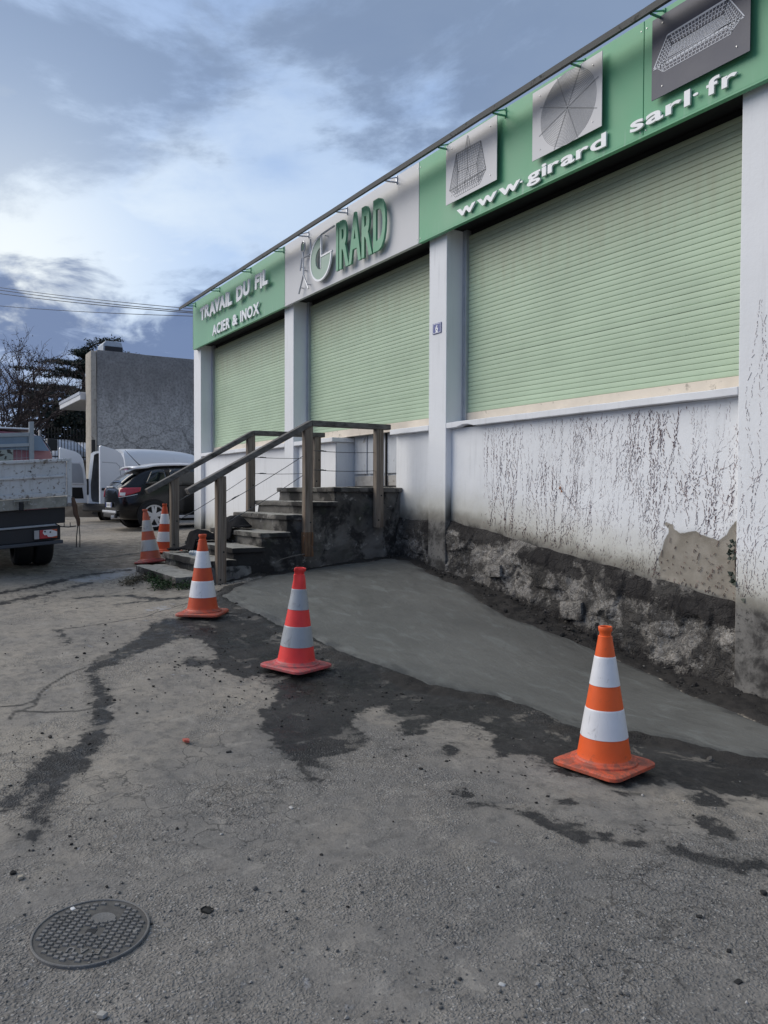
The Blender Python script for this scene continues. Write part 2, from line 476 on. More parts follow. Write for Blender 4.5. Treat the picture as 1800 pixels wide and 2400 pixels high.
def wall_material(name, white=(.80, .81, .82), grime=True, flaked=True):
    """white painted render: soot and soil stains below the old ground line, flaked paint where 'peel' is positive"""
    m, t = newmat(name); P = t.pos
    x, y, z = t.sep(P)
    nl = t.noise(P, .9, 4, .55); nm = t.noise(P, 4.5, 6, .62, .3); nf = t.noise(P, 32., 5, .65)
    st = t.noise(t.vm('MULTIPLY', P, (7., 7., .5)), 2., 5, .6)
    c = t.mix(t.lin(nl, .3, .7), mul(white, .93), mul(white, 1.04))
    c = t.mix(t.m('MULTIPLY', t.ss(st, .52, .74), .22), c, mul(white, .55))
    if grime:
        line = t.m('MINIMUM', t.m('SUBTRACT', -.355, t.m('MULTIPLY', t.m('ADD', x, 7.39), .147)), -.345)
        line = t.m('SUBTRACT', line, t.m('MULTIPLY', t.ss(x, -9.5, -13.), .5))
        line = t.m('ADD', line, .05)
        h = t.m('SUBTRACT', z, line)
        hn = t.m('ADD', h, t.m('MULTIPLY', t.m('SUBTRACT', nm, .5), .22))
        c = t.mix(t.m('MULTIPLY', t.ss(hn, .55, .02), .72), c, (.46, .44, .355))
        c = t.mix(t.m('MULTIPLY', t.ss(hn, .18, .0), .85), c, (.20, .185, .155))
        if not flaked:      # near-black low on each pillar's right side, towards the wall corner
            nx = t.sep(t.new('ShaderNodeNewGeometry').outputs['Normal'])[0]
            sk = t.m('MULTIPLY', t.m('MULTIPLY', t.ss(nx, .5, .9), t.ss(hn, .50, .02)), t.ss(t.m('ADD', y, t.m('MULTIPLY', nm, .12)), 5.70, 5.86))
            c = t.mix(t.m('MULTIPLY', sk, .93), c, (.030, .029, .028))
        peel = t.attr('peel') if flaked else -1.
        pf = t.ss(t.m('ADD', peel, t.m('MULTIPLY', t.m('SUBTRACT', nm, .5), .07)), -.004, .006)
        pc = t.mix(t.ss(nm, .3, .7), (.23, .205, .168), (.33, .30, .255))
        c = t.mix(pf, c, pc)
        lo = t.ss(t.m('ADD', h, t.m('MULTIPLY', t.m('SUBTRACT', nm, .5), .12)), .03, -.07)
        dc = t.mix(t.ss(nm, .36, .62), (.035, .033, .031), (.20, .19, .175))
        dc = t.mix(t.ss(nf, .5, .72), dc, (.05, .048, .046))
        c = t.mix(lo, c, dc)
    t.put(t.p.inputs['Base Color'], c)
    t.p.inputs['Roughness'].default_value = .82; t.p.inputs['Specular IOR Level'].default_value = .3
    t.put(t.p.inputs['Normal'], t.bump(t.m('ADD', nf, t.m('MULTIPLY', nm, .5)), .35, .006))
    return m


def rubble_material():
    """old foundation: stone and mortar, soot-black soil clinging to it"""
    m, t = newmat('old_foundation'); P = t.pos
    x, y, z = t.sep(P)
    nl = t.noise(P, 2.4, 6, .62, .5); nm = t.noise(P, 9., 7, .68, .4); nf = t.noise(P, 46., 5, .7)
    wob = t.vm('ADD', P, t.vm('SCALE', t.new('ShaderNodeTexNoise', {'Vector': P, 'Scale': 9., 'Detail': 6.}).outputs['Color'], scale=.22))
    ve = t.voro(wob, 8.5, 'DISTANCE_TO_EDGE'); vcell = t.sep(t.voro(wob, 8.5, 'F1', out='Color'))[0]
    gr = t.noise(P, 95., 4, .72)
    c = t.mix(t.ss(nm, .36, .62), (.12, .11, .098), (.46, .43, .39))
    c = t.mix(.30, c, t.mix(vcell, (.08, .075, .07), (.36, .34, .31)))
    c = t.mix(t.m('MULTIPLY', t.m('MULTIPLY', t.ss(ve, .07, .01), t.ss(nl, .45, .6)), .55), c, (.05, .046, .043))
    c = t.mix(t.m('MULTIPLY', t.ss(nf, .54, .66), .75), c, (.46, .45, .43))
    c = t.mix(t.m('MULTIPLY', t.ss(gr, .50, .62), .7), c, (.045, .042, .04))
    blk = t.ss(t.m('ADD', t.m('MULTIPLY', nl, .55), t.m('MULTIPLY', nm, .45)), .455, .535)
    c = t.mix(t.m('MULTIPLY', blk, .9), c, t.mix(t.ss(gr, .45, .65), (.022, .0205, .02), (.075, .07, .064)))
    hol = t.attr('dark_zone')  # near-black towards the foot and in patches near the top
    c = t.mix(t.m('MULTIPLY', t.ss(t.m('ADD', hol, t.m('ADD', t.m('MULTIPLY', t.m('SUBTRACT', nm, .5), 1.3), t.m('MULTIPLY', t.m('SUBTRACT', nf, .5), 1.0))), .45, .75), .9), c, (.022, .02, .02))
    t.put(t.p.inputs['Base Color'], c); t.p.inputs['Roughness'].default_value = .92; t.p.inputs['Specular IOR Level'].default_value = .25
    t.put(t.p.inputs['Normal'], t.bump(t.m('ADD', t.m('ADD', t.m('MULTIPLY', gr, .35), t.m('MULTIPLY', nf, .6)), t.m('ADD', nm, t.m('MULTIPLY', t.ss(ve, 0., .12), .35))), 1., .018))
    return m


def stair_material(name, top=(.30, .29, .262), side=(.12, .113, .102)):
    """old concrete steps: worn pale treads (facing up), dark mossy sides with scabs of old whitewash"""
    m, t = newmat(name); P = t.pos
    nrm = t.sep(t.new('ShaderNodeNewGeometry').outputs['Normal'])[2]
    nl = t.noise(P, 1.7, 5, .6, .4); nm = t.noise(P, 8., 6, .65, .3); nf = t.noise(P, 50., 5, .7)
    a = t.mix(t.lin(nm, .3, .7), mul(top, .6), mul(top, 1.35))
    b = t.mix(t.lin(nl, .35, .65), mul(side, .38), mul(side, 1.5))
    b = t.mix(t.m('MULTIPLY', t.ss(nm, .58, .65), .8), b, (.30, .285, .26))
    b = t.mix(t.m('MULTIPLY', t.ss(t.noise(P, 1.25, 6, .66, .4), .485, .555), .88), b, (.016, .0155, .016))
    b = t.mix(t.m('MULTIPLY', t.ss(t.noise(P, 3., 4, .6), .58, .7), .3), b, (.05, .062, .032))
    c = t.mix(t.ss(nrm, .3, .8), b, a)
    c = t.mix(t.m('MULTIPLY', t.ss(nf, .55, .75), .4), c, (.03, .03, .03))
    t.put(t.p.inputs['Base Color'], c); t.p.inputs['Roughness'].default_value = .88; t.p.inputs['Specular IOR Level'].default_value = .3
    t.put(t.p.inputs['Normal'], t.bump(t.m('ADD', t.m('MULTIPLY', nf, .5), nm), .6, .010))
    return m


def wood_material(name, a=(.125, .098, .074), b=(.25, .21, .17), warm=(.21, .115, .06), warmth=.35, along='z', obj=False):
    m, t = newmat(name)
    P = t.pos
    sc = {'z': (26., 26., .9), 'y': (26., .9, 26.), 'x': (.9, 26., 26.), 'yz': (26., 5., 14.)}[along]
    g = t.noise(t.vm('MULTIPLY', P, sc), 1.6, 5, .65, .5); g2 = t.noise(t.vm('MULTIPLY', P, mul(sc, .25)), 1.8, 4, .6, .6)
    c = t.mix(t.ss(g, .32, .68), a, b)
    c = t.mix(t.m('MULTIPLY', t.ss(g2, .52, .7), warmth), c, warm)
    c = t.mix(t.m('MULTIPLY', t.ss(g, .40, .30), .7), c, mul(a, .35))
    t.put(t.p.inputs['Base Color'], c); t.p.inputs['Roughness'].default_value = .75; t.p.inputs['Specular IOR Level'].default_value = .3
    t.put(t.p.inputs['Normal'], t.bump(g, .5, .006))
    return m


def cracked_concrete():
    m, t = newmat('cracked_concrete'); P = t.pos
    x, y, z = t.sep(P)
    nl = t.noise(P, .5, 5, .6, .3); nm = t.noise(P, 3., 6, .66, .3); nf = t.noise(P, 14., 5, .7)
    st = t.noise(t.vm('MULTIPLY', P, (2.6, 2.6, .28)), 1.4, 6, .62)
    c = t.mix(t.lin(nm, .3, .7), (.30, .295, .285), (.49, .48, .46))
    c = t.mix(t.m('MULTIPLY', t.ss(nf, .45, .62), .6), c, (.13, .127, .122))
    soot = t.m('MULTIPLY', t.ss(t.m('ADD', z, t.m('MULTIPLY', t.m('SUBTRACT', st, .5), 3.)), 2.0, 3.9), .6)
    c = t.mix(soot, c, (.115, .108, .104))
    wv = t.vm('ADD', P, t.vm('SCALE', t.new('ShaderNodeTexNoise', {'Vector': P, 'Scale': 2.2, 'Detail': 5.}).outputs['Color'], scale=.5))
    cr = t.voro(t.vm('MULTIPLY', wv, (1., .42, 1.0)), 1.5, 'DISTANCE_TO_EDGE')
    lowm = t.ss(t.m('ADD', z, t.m('MULTIPLY', nl, 1.4)), 3.9, 2.2)
    c = t.mix(t.m('MULTIPLY', t.m('MULTIPLY', t.ss(cr, .034, .008), lowm), .5), c, (.03, .029, .028))
    cr2 = t.voro(wv, 3.2, 'DISTANCE_TO_EDGE')
    c = t.mix(t.m('MULTIPLY', t.m('MULTIPLY', t.ss(cr2, .03, .006), t.m('MULTIPLY', lowm, t.ss(nl, .46, .58))), .35), c, (.04, .039, .038))
    t.put(t.p.inputs['Base Color'], c); t.p.inputs['Roughness'].default_value = .9
    t.put(t.p.inputs['Normal'], t.bump(t.m('ADD', nf, nm), .4, .02))
    return m


def sign_green_material(name, col):
    """satin painted sheet: faint panel clouding, pale lime runs below the lettering"""
    m, t = newmat(name); P = t.pos; x, y, z = t.sep(P)
    n = t.noise(P, 1.2, 4, .55); st = t.noise(t.vm('MULTIPLY', P, (11., 11., .35)), 1.7, 5, .62)
    c = t.mix(t.lin(n, .3, .7), mul(col, .93), mul(col, 1.07))
    run = t.m('MULTIPLY', t.ss(st, .54, .74), t.ss(z, 3.34, 3.20))
    c = t.mix(t.m('MULTIPLY', run, .4), c, (.42, .50, .45))
    t.put(t.p.inputs['Base Color'], c); t.put(t.p.inputs['Roughness'], t.lin(n, .3, .7, .42, .55))
    t.p.inputs['Specular IOR Level'].default_value = .4
    return m


def slat_material():
    m, t = newmat('green_slat_paint'); P = t.pos; x, y, z = t.sep(P)
    n = t.noise(P, 1.3, 5, .6); st = t.noise(t.vm('MULTIPLY', P, (6., 6., .6)), 2., 5, .6)
    g = (.425, .54, .385)
    c = t.mix(t.lin(n, .3, .7), mul(g, .9), mul(g, 1.08))
    # browner towards the top: dirt, with shade under the sign painted in
    dirt_shade = t.m('ADD', t.lin(z, 1.9, 3.1), t.m('MULTIPLY', t.m('SUBTRACT', st, .5), .8))
    c = t.mix(t.m('MULTIPLY', t.ss(dirt_shade, .25, 1.05), .62), c, (.33, .325, .215))
    t.put(t.p.inputs['Base Color'], c); t.p.inputs['Roughness'].default_value = .5; t.p.inputs['Specular IOR Level'].default_value = .4
    return m


M = {}
M['ground'] = ground_material(); M['pad'] = pad_material(); M['wall'] = wall_material('white_render')
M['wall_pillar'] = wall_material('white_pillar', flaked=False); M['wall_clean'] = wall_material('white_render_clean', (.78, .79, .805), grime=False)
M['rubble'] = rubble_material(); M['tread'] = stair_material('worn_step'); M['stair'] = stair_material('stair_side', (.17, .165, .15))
M['wood'] = wood_material('weathered_post'); M['rail'] = wood_material('weathered_rail', (.075, .068, .062), (.16, .152, .142), warmth=.1, along='yz')
M['rot'] = wood_material('rotten_post', (.07, .045, .03), (.16, .10, .06), (.22, .085, .03), .9)
M['conc'] = cracked_concrete()
M['green'] = sign_green_material('sign_green', (.13, .395, .215)); M['green2'] = sign_green_material('sign_green_aged', (.185, .405, .25))
M['offwhite'] = simple('sign_offwhite', (.60, .60, .605), .5, .05, 1.2)
M['letter_white'] = simple('letter_white', (.86, .87, .88), .4, .04)
M['letter_green'] = simple('letter_green', (.11, .335, .19), .45, .06)
M['logo_green'] = simple('logo_pale_green', (.30, .42, .335), .45, .05)
M['slat'] = slat_material()
M['alu'] = simple('brushed_aluminium', (.50, .52, .55), .42, .08, 6., metal=.6)
M['beige'] = simple('shutter_bar', (.68, .60, .50), .5, .1, 3., spots=(.30, .27, .22), spot_at=(.60, .72))
M['panel_grey'] = simple('picture_panel_grey', (.56, .56, .575), .42, .08, 1.0)
M['panel_dark'] = simple('picture_panel_dark', (.038, .045, .078), .42, .08, 1.0)
M['ink_grey'] = simple('printed_wire_grey', (.30, .31, .325), .5, .05)
M['ink_white'] = simple('printed_wire_white', (.72, .74, .78), .5, .05)
M['strip'] = simple('weathered_strip', (.085, .088, .085), .7, .25, 8., spots=(.05, .052, .045), bump=.4, bscale=50.)
M['strip_top'] = simple('strip_top_pale', (.30, .31, .32), .7, .2, 4.)
M['roof'] = simple('roofing_felt', (.08, .08, .082), .9, .2)
M['door'] = simple('flaking_grey_door', (.52, .54, .565), .7, .12, 3., spots=(.24, .22, .19), spot_at=(.57, .70), spot_scale=5., streak=.35)
M['black'] = simple('dull_black', (.012, .012, .013), .65, .2)
M['steel'] = simple('galvanised_steel', (.32, .34, .36), .5, .12, 20., metal=.8)
M['cable'] = simple('dull_wire_rope', (.085, .088, .092), .55, .15, metal=.5)
M['screw'] = simple('screw_head', (.5, .5, .5), .4, .1, metal=.8)
M['iron'] = simple('cast_iron', (.145, .141, .136), .7, .3, 14., spots=(.17, .16, .145), spot_at=(.50, .66), spot_scale=11., bump=.5, bscale=120.)

# ================================================================== THE GROUND
def px_poly(pts, box=None, s=1.0):
    """outline read off the yard surface -> x, y on the ground"""
    ox, oy = box if box else (0, 0)
    return np.array([at_g(ox+a*s, oy+b*s)[:2] for a, b in pts])
S1 = 900/1659
def r1(pts): return px_poly(pts, (0, 1400), S1)
def r2(pts): return px_poly(pts, (900, 1400), S1)
def r5(pts): return px_poly(pts, (0, 1280), 500/1659)
def dd(pts): return px_poly(pts, (0, 0), 1800/1659)

PAD = dd([(478, 1290), (520, 1262), (560, 1248), (620, 1238), (700, 1226), (780, 1216), (845, 1207), (890, 1214), (925, 1236), (960, 1254), (1000, 1268), (1040, 1300), (1100, 1335),
          (1180, 1362), (1240, 1385), (1330, 1425), (1420, 1462), (1500, 1505), (1580, 1535), (1665, 1570), (1800, 1600), (1800, 1668), (1665, 1645), (1600, 1640), (1540, 1625), (1450, 1605),
          (1370, 1590), (1300, 1590), (1230, 1575), (1160, 1540), (1080, 1512), (1000, 1495), (920, 1480), (850, 1452), (770, 1425), (700, 1398), (650, 1370), (600, 1352), (555, 1328), (510, 1308)])
STAINS = [
    r1([(372, 296), (398, 380), (415, 440), (400, 520), (385, 580), (330, 635), (200, 690), (110, 770), (75, 825), (-20, 880), (-20, 914), (60, 902), (165, 843), (178, 850),
        (110, 930), (98, 1000), (72, 1052), (130, 1072), (188, 1058), (207, 1015), (190, 1000), (240, 920), (262, 860), (330, 765), (400, 690), (450, 635), (468, 580), (500, 535),
        (488, 470), (445, 380), (412, 312), (470, 285), (560, 262), (690, 215), (740, 190), (800, 178), (850, 180), (915, 230), (930, 260), (900, 290), (940, 310), (975, 300), (1000, 335),
        (1045, 350), (1120, 330), (1180, 380), (1205, 410), (1190, 440), (1160, 480), (1125, 490), (1150, 520), (1120, 570), (1165, 590), (1170, 660), (1210, 690), (1285, 715),
        (1310, 790), (1375, 810), (1385, 790), (1340, 745), (1410, 745), (1380, 700), (1440, 680), (1530, 660), (1590, 630), (1580, 590), (1535, 560), (1550, 510), (1600, 470), (1659, 470),
        (1720, 520), (1720, 600), (1790, 610), (1850, 600), (1840, 555), (1920, 535), (2040, 550), (2110, 590), (2140, 650), (2160, 690), (2240, 680), (2300, 690), (2360, 745), (2440, 775),
        (2590, 805), (2710, 825), (2790, 805), (2910, 800), (3060, 850), (3360, 870), (3360, 690), (2960, 660), (2740, 630), (2500, 600), (2360, 560), (2200, 480), (2000, 390),
        (1800, 360), (1659, 320), (1560, 300), (1420, 260), (1300, 210), (1180, 140), (1100, 110), (1000, 80), (900, 100), (800, 95), (720, 85), (650, 120), (600, 165), (560, 195), (470, 240)]),
    r1([(780, 278), (820, 256), (890, 262), (925, 280), (870, 300), (800, 300)]),
    r1([(1660, 655), (1700, 648), (1760, 655), (1740, 680), (1690, 690)]),
    r1([(1900, 640), (1960, 635), (1990, 660), (1970, 690), (1920, 682)]),
    r2([(295, 850), (345, 845), (392, 852), (402, 880), (510, 908), (495, 922), (430, 915), (370, 917)]), r2([(328, 820), (352, 812), (376, 822), (372, 842), (340, 844)]),
    r2([(550, 922), (600, 925), (680, 950), (740, 975), (830, 990), (868, 1015), (890, 1040), (820, 1045), (760, 1010), (690, 990), (640, 960)]),
    r2([(925, 1025), (960, 1025), (990, 1045), (950, 1052)]), r2([(1040, 1058), (1140, 1066), (1160, 1085), (1200, 1110), (1130, 1088), (1060, 1075)]),
    r2([(1210, 1062), (1290, 1088), (1400, 1128), (1405, 1152), (1290, 1132), (1220, 1090)]), r2([(1340, 872), (1390, 855), (1450, 862), (1485, 880), (1440, 898), (1390, 900)]),
    r2([(1370, 950), (1420, 958), (1412, 980), (1380, 972)]), r2([(1430, 1000), (1480, 996), (1470, 1030), (1440, 1040)]), r2([(1470, 1150), (1560, 1140), (1680, 1128), (1680, 1150), (1600, 1182), (1540, 1172)]),
    r2([(1080, 985), (1130, 990), (1160, 1012), (1110, 1008)]), r2([(730, 880), (790, 878), (840, 900), (790, 905)]), r2([(1010, 840), (1080, 832), (1120, 850), (1050, 862)]),
    r5([(425, 655), (490, 650), (520, 690), (570, 720), (540, 765), (490, 750), (500, 730), (440, 700)]),
    r5([(1180, 600), (1300, 570), (1400, 560), (1560, 600), (1640, 640), (1659, 720), (1500, 720), (1300, 720), (1180, 780), (1010, 850), (880, 929), (640, 929), (740, 900), (900, 820), (1080, 720)]),
]
CRACKS = [r5([(1460, 440), (1330, 480), (1130, 545), (960, 580), (700, 622), (420, 655)]),
          r1([(0, 470), (90, 466), (165, 440), (170, 415), (215, 375), (290, 330), (370, 300)]), r1([(60, 490), (200, 500), (330, 490), (400, 480)]),
          r1([(160, 440), (150, 470), (60, 500), (40, 530)]), r1([(1290, 720), (1320, 760), (1350, 800)])]
TRACKS = [r5([(-20, 365), (240, 322), (500, 265), (700, 225), (1000, 190)]), r5([(-20, 452), (200, 400), (350, 372), (520, 335), (700, 290)]), r5([(580, 405), (800, 385), (1000, 380), (1200, 410), (1430, 400)]),
          r5([(480, 100), (800, 90), (1050, 60)]), r5([(900, 460), (1100, 430), (1250, 420)])]
PALE = [r5([(500, 270), (640, 250), (820, 200), (1000, 168), (1110, 160), (1100, 185), (960, 240), (760, 285), (620, 290)]), r5([(1150, 500), (1300, 455), (1340, 470), (1230, 510)])]

def axis(parts):
    out = []
    for a, b, st in parts:
        n = max(1, int(round((b-a)/st))); out += [a+(b-a)*i/n for i in range(n)]
    return np.array(out+[parts[-1][1]])
gx = axis([(-700, -200, 100), (-200, -60, 20), (-60, -26, 2.0), (-26, -15, .2), (-15, -10, .055), (-10, -6.5, .028), (-6.5, 0.2, .022), (.2, 4, .2), (4, 30, 2.6), (30, 300, 45)])
gy = axis([(-400, -60, 60), (-60, -8, 4), (-8, -.6, .3), (-.6, 5.85, .024), (5.85, 7, .2), (7, 40, 2), (40, 400, 45)])
GX, GY = np.meshgrid(gx, gy)
GZ = gz(GX, GY)
near = (GX > -26) & (GX < 4) & (GY > -8) & (GY < 7)
def at_near(fn, fill):
    out = np.full(GX.shape, fill); out[near] = fn(GX[near], GY[near]); return out
wet = at_near(lambda x, y: np.max([sdf(x, y, p) for p in STAINS], axis=0), -9.)
padd = at_near(lambda x, y: sdf(x, y, PAD), -9.)
crack = at_near(lambda x, y: np.min([pdist(x, y, p) for p in CRACKS], axis=0), 9.)
track = at_near(lambda x, y: np.min([pdist(x, y, p) for p in TRACKS], axis=0), 9.)
pale = at_near(lambda x, y: np.clip(np.max([sdf(x, y, p) for p in PALE], axis=0)/.25+.5, 0, 1), 0.)
wet = np.maximum(wet, .035-track*.8)
wet = np.maximum(wet, np.where((GY < 5.0) & (GX > -8.3) & (GX < -2.2), .15-np.abs(padd+.03), -9))
wet = np.where(wet > -1, wet, -1)
soil = np.clip((GY-4.6)/.3, 0, 1)*np.clip((GX+9.4)/.3, 0, 1)*np.clip((2.0-GX)/1., 0, 1)*np.clip((.09-padd)/.08, 0, 1)*np.where((GX < -8.5) & (GY < 5.7), 0, 1)*np.clip((GX+8.7)/.05, 0, 1)
soil2 = np.clip(1-np.abs(GX+8.55)/.16, 0, 1)*np.clip((GY-3.2)/.15, 0, 1)*np.clip((5.8-GY)/.1, 0, 1)     # clods under the stair flank
soil = np.maximum(soil, soil2)
rim = np.exp(-((padd+.05)/.07)**2)*(GY < 5.2)
soil = np.maximum(soil, np.clip(1.25-np.abs(padd+.10)/.16, 0, 1)*(GY < 4.6)*np.clip((GX+6.2)/1.5, 0, 1)*(.42+.55*np.clip(vnoise2(GX*2.2, GY*2.2, 77)*1.6-.4, 0, 1)))
camd = np.hypot(GX, GY)
earth = np.clip((-GX-9.2)/1.6, 0, 1)*.62*np.clip((GX+16.5)/2.5, .25, 1)+np.exp(-((GX+8.7)/.9)**2-((GY-2.5)/.5)**2)*.5
loose = np.clip(1.25-camd/3.6, 0, 1) + .35*np.clip(vnoise2(GX*.8, GY*.8, 5)-.45, 0, 1) + rim*.5
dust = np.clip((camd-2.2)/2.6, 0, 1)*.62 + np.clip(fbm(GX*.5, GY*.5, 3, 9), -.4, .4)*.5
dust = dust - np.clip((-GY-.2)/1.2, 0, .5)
GZ = GZ + near*(.012*fbm(GX*.9, GY*.9, 3, 1) + .0085*fbm(GX*4, GY*4, 3, 2) + .0045*fbm(GX*16, GY*16, 2, 3)
     + soil*(.020+.025*fbm(GX*7, GY*7, 3, 4)+.018*fbm(GX*22, GY*22, 2, 6)) + rim*.016*(1+fbm(GX*9, GY*9, 3, 8)))
GZ = np.where(padd > .06, GZ-.02, GZ)
MHC = at_g(214, 2184); _k = np.clip((.25-np.hypot(GX-MHC[0], GY-MHC[1]))/.06, 0, 1); GZ = GZ*(1-_k)+(gz(GX, GY)-.004)*_k
ni, nj = GX.shape
idx = np.arange(ni*nj).reshape(ni, nj)
F4 = np.stack([idx[:-1, :-1], idx[:-1, 1:], idx[1:, 1:], idx[1:, :-1]], -1).reshape(-1, 4)
def fast_mesh(name, V, F, mat, attrs=None, smooth=True):
    me = bpy.data.meshes.new(name)
    me.vertices.add(len(V)); me.vertices.foreach_set('co', np.asarray(V, np.float32).ravel())
    F = np.asarray(F, np.int32); k = F.shape[1]
    me.loops.add(F.size); me.loops.foreach_set('vertex_index', F.ravel())
    me.polygons.add(len(F)); me.polygons.foreach_set('loop_start', np.arange(0, F.size, k, dtype=np.int32))
    me.polygons.foreach_set('loop_total', np.full(len(F), k, np.int32))
    me.polygons.foreach_set('use_smooth', [smooth]*len(F))
    for n_, a in (attrs or {}).items():
        at = me.attributes.new(n_, 'FLOAT', 'POINT'); at.data.foreach_set('value', np.asarray(a, np.float32).ravel())
    me.update(calc_edges=True); me.validate(); me.materials.append(mat); return me
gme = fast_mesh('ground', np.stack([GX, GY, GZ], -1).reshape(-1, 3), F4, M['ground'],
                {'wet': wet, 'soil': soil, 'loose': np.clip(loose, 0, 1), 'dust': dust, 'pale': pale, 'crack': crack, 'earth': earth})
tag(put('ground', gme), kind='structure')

# freshly poured concrete: its own skin, dying out ragged on the old surface
hx = np.arange(-9.4, .6, .03); hy = np.arange(1.4, 5.75, .03)
HX, HY = np.meshgrid(hx, hy)
hs = sdf(HX, HY, PAD) + .05*fbm(HX*5, HY*5, 3, 31) + .02*fbm(HX*19, HY*19, 2, 32)
HZ = gz(HX, HY) + np.where(hs > 0, .022*np.clip(hs/.10, 0, 1)**.6, hs*.5) + .006*fbm(HX*1.3, HY*1.3, 3, 33) + .0022*fbm(HX*5, HY*9, 3, 34)
a_, b_ = HX.shape; ix = np.arange(a_*b_).reshape(a_, b_)
keep = (hs[:-1, :-1] > -.10) & (hs[1:, 1:] > -.10) & (hs[:-1, 1:] > -.10) & (hs[1:, :-1] > -.10)
FP = np.stack([ix[:-1, :-1], ix[:-1, 1:], ix[1:, 1:], ix[1:, :-1]], -1)[keep]
used, inv = np.unique(FP, return_inverse=True)
pme = fast_mesh('pavement', np.stack([HX, HY, HZ], -1).reshape(-1, 3)[used], inv.reshape(-1, 4), M['pad'], {'edge': hs.ravel()[used]})
tag(put('pavement', pme), kind='structure')

# ================================================================== THE WORKSHOP
D0 = 5.7                # pillar fronts
YW, YS, YFA = 5.79, 5.99, 5.60     # lower wall, shutters, sign face
ZS, ZSB = .87, .803     # sill
PIL = [(-16.80, -16.345), (-12.096, -11.746), (-7.875, -7.516), (-3.668, -3.312), (.53, .886)]
bld = thing('workshop_building', (-8.0, 6.0, -1.0), 'long low white workshop with green roller shutters and a green and white sign band', 'building', world=True)
# body behind the front
b = MB()
b.box(-16.75, .9, 6.35, 15.0, -1.4, 4.0)
b.build('wall', M['wall_clean'], bld)
MB().box(-16.8, .9, 5.86, 15.05, 4.003, 4.12).build('roof', M['roof'], bld)
MB().box(-16.52, .9, 5.66, 5.857, 3.30, 4.15).build('parapet', M['wall_clean'], bld)
# soffit and shutter housings
MB().box(-16.5, .88, 5.665, 6.347, 3.235, 3.297).build('soffit', M['black'], bld)
for a, c in PIL:
    bot = float(min(gz((a+c)/2, 5.6), gz((a+c)/2, 5.9)))-.25
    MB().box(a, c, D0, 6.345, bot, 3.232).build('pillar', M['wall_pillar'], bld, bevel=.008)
# lower walls
def wall_grid(x0, x1, name='wall', peel=None, st=.03, mat=None):
    xs = np.linspace(x0, x1, max(2, int((x1-x0)/st))); zs = np.linspace(-1.95, ZSB-.002, int(2.75/st))
    X, Z = np.meshgrid(xs, zs)
    Y = YW + .004*fbm(X*2, Z*2, 3, 41) + .0016*fbm(X*14, Z*14, 2, 42)
    at = {}
    if peel is not None:
        p = sdf(X, Z, peel); at['peel'] = p; Y = Y + .008*(np.clip((p+.02*fbm(X*6, Z*6, 3, 44))/.02, 0, 1))
    else:
        at['peel'] = np.full(X.shape, -1.)
    i_ = np.arange(X.size).reshape(X.shape)
    Fw = np.stack([i_[:-1, :-1], i_[:-1, 1:], i_[1:, 1:], i_[1:, :-1]], -1).reshape(-1, 4)
    return put(name, fast_mesh(name, np.stack([X, Y, Z], -1).reshape(-1, 3), Fw, mat or M['wall'], at), bld)
def zs_px(pts): return np.array([at_y(1480+a*320/1361, 1200+c*520/2212, YW)[[0, 2]] for a, c in pts])
PEEL = zs_px([(1070, 60), (1010, 120), (985, 160), (950, 230), (870, 285), (780, 250), (700, 225), (640, 180), (560, 190), (480, 205), (420, 175), (415, 130), (350, 100), (320, 115), (375, 160), (375, 210),
              (340, 260), (300, 360), (250, 470), (285, 560), (262, 620), (340, 690), (500, 720), (800, 800), (900, 860), (1100, 1020)])
wall_grid(PIL[2][1], PIL[3][0], peel=PEEL, st=.024)
DX0, DX1 = -10.44, -8.74            # door opening
wall_grid(PIL[0][1], PIL[1][0], st=.08); wall_grid(PIL[1][1], DX0); wall_grid(DX1, PIL[2][0]); wall_grid(PIL[3][1], PIL[4][0], st=.1)
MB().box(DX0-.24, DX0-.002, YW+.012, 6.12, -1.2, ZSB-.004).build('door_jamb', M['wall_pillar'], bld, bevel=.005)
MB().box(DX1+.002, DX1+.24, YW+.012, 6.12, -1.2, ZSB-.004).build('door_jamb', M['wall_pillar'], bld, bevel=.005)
# sills
def sill(x0, x1, nick=False):
    me = bmesh.new(); bmesh.ops.create_cube(me, size=1)
    for v in me.verts:
        v.co = Vector((x0 if v.co.x < 0 else x1, 5.70 if v.co.y < 0 else 6.1, ZSB if v.co.z < 0 else ZS))
    bmesh.ops.subdivide_edges(me, edges=[e for e in me.edges if abs(e.verts[0].co.x-e.verts[1].co.x) > .3], cuts=36)
    for v in me.verts:
        if v.co.y < 5.8:
            v.co.y += .005*float(fbm(v.co.x*4, v.co.z*9, 3, 51)); v.co.z += .0035*float(fbm(v.co.x*6, 1., 3, 52))
            if nick and v.co.z < .83 and (abs(v.co.x+7.17) < .12): v.co.z += .024
    m_ = bpy.data.meshes.new('sill'); me.to_mesh(m_); me.free(); m_.materials.append(M['wall_clean'])
    return put('sill', m_, bld, bevel=.006)
sill(PIL[2][1]+.004, PIL[3][0]-.004, True); sill(PIL[1][1]+.004, DX0+.05); sill(DX1-.03, PIL[2][0]-.004); sill(PIL[0][1]+.004, PIL[1][0]-.004); sill(PIL[3][1]+.004, PIL[4][0]-.004)
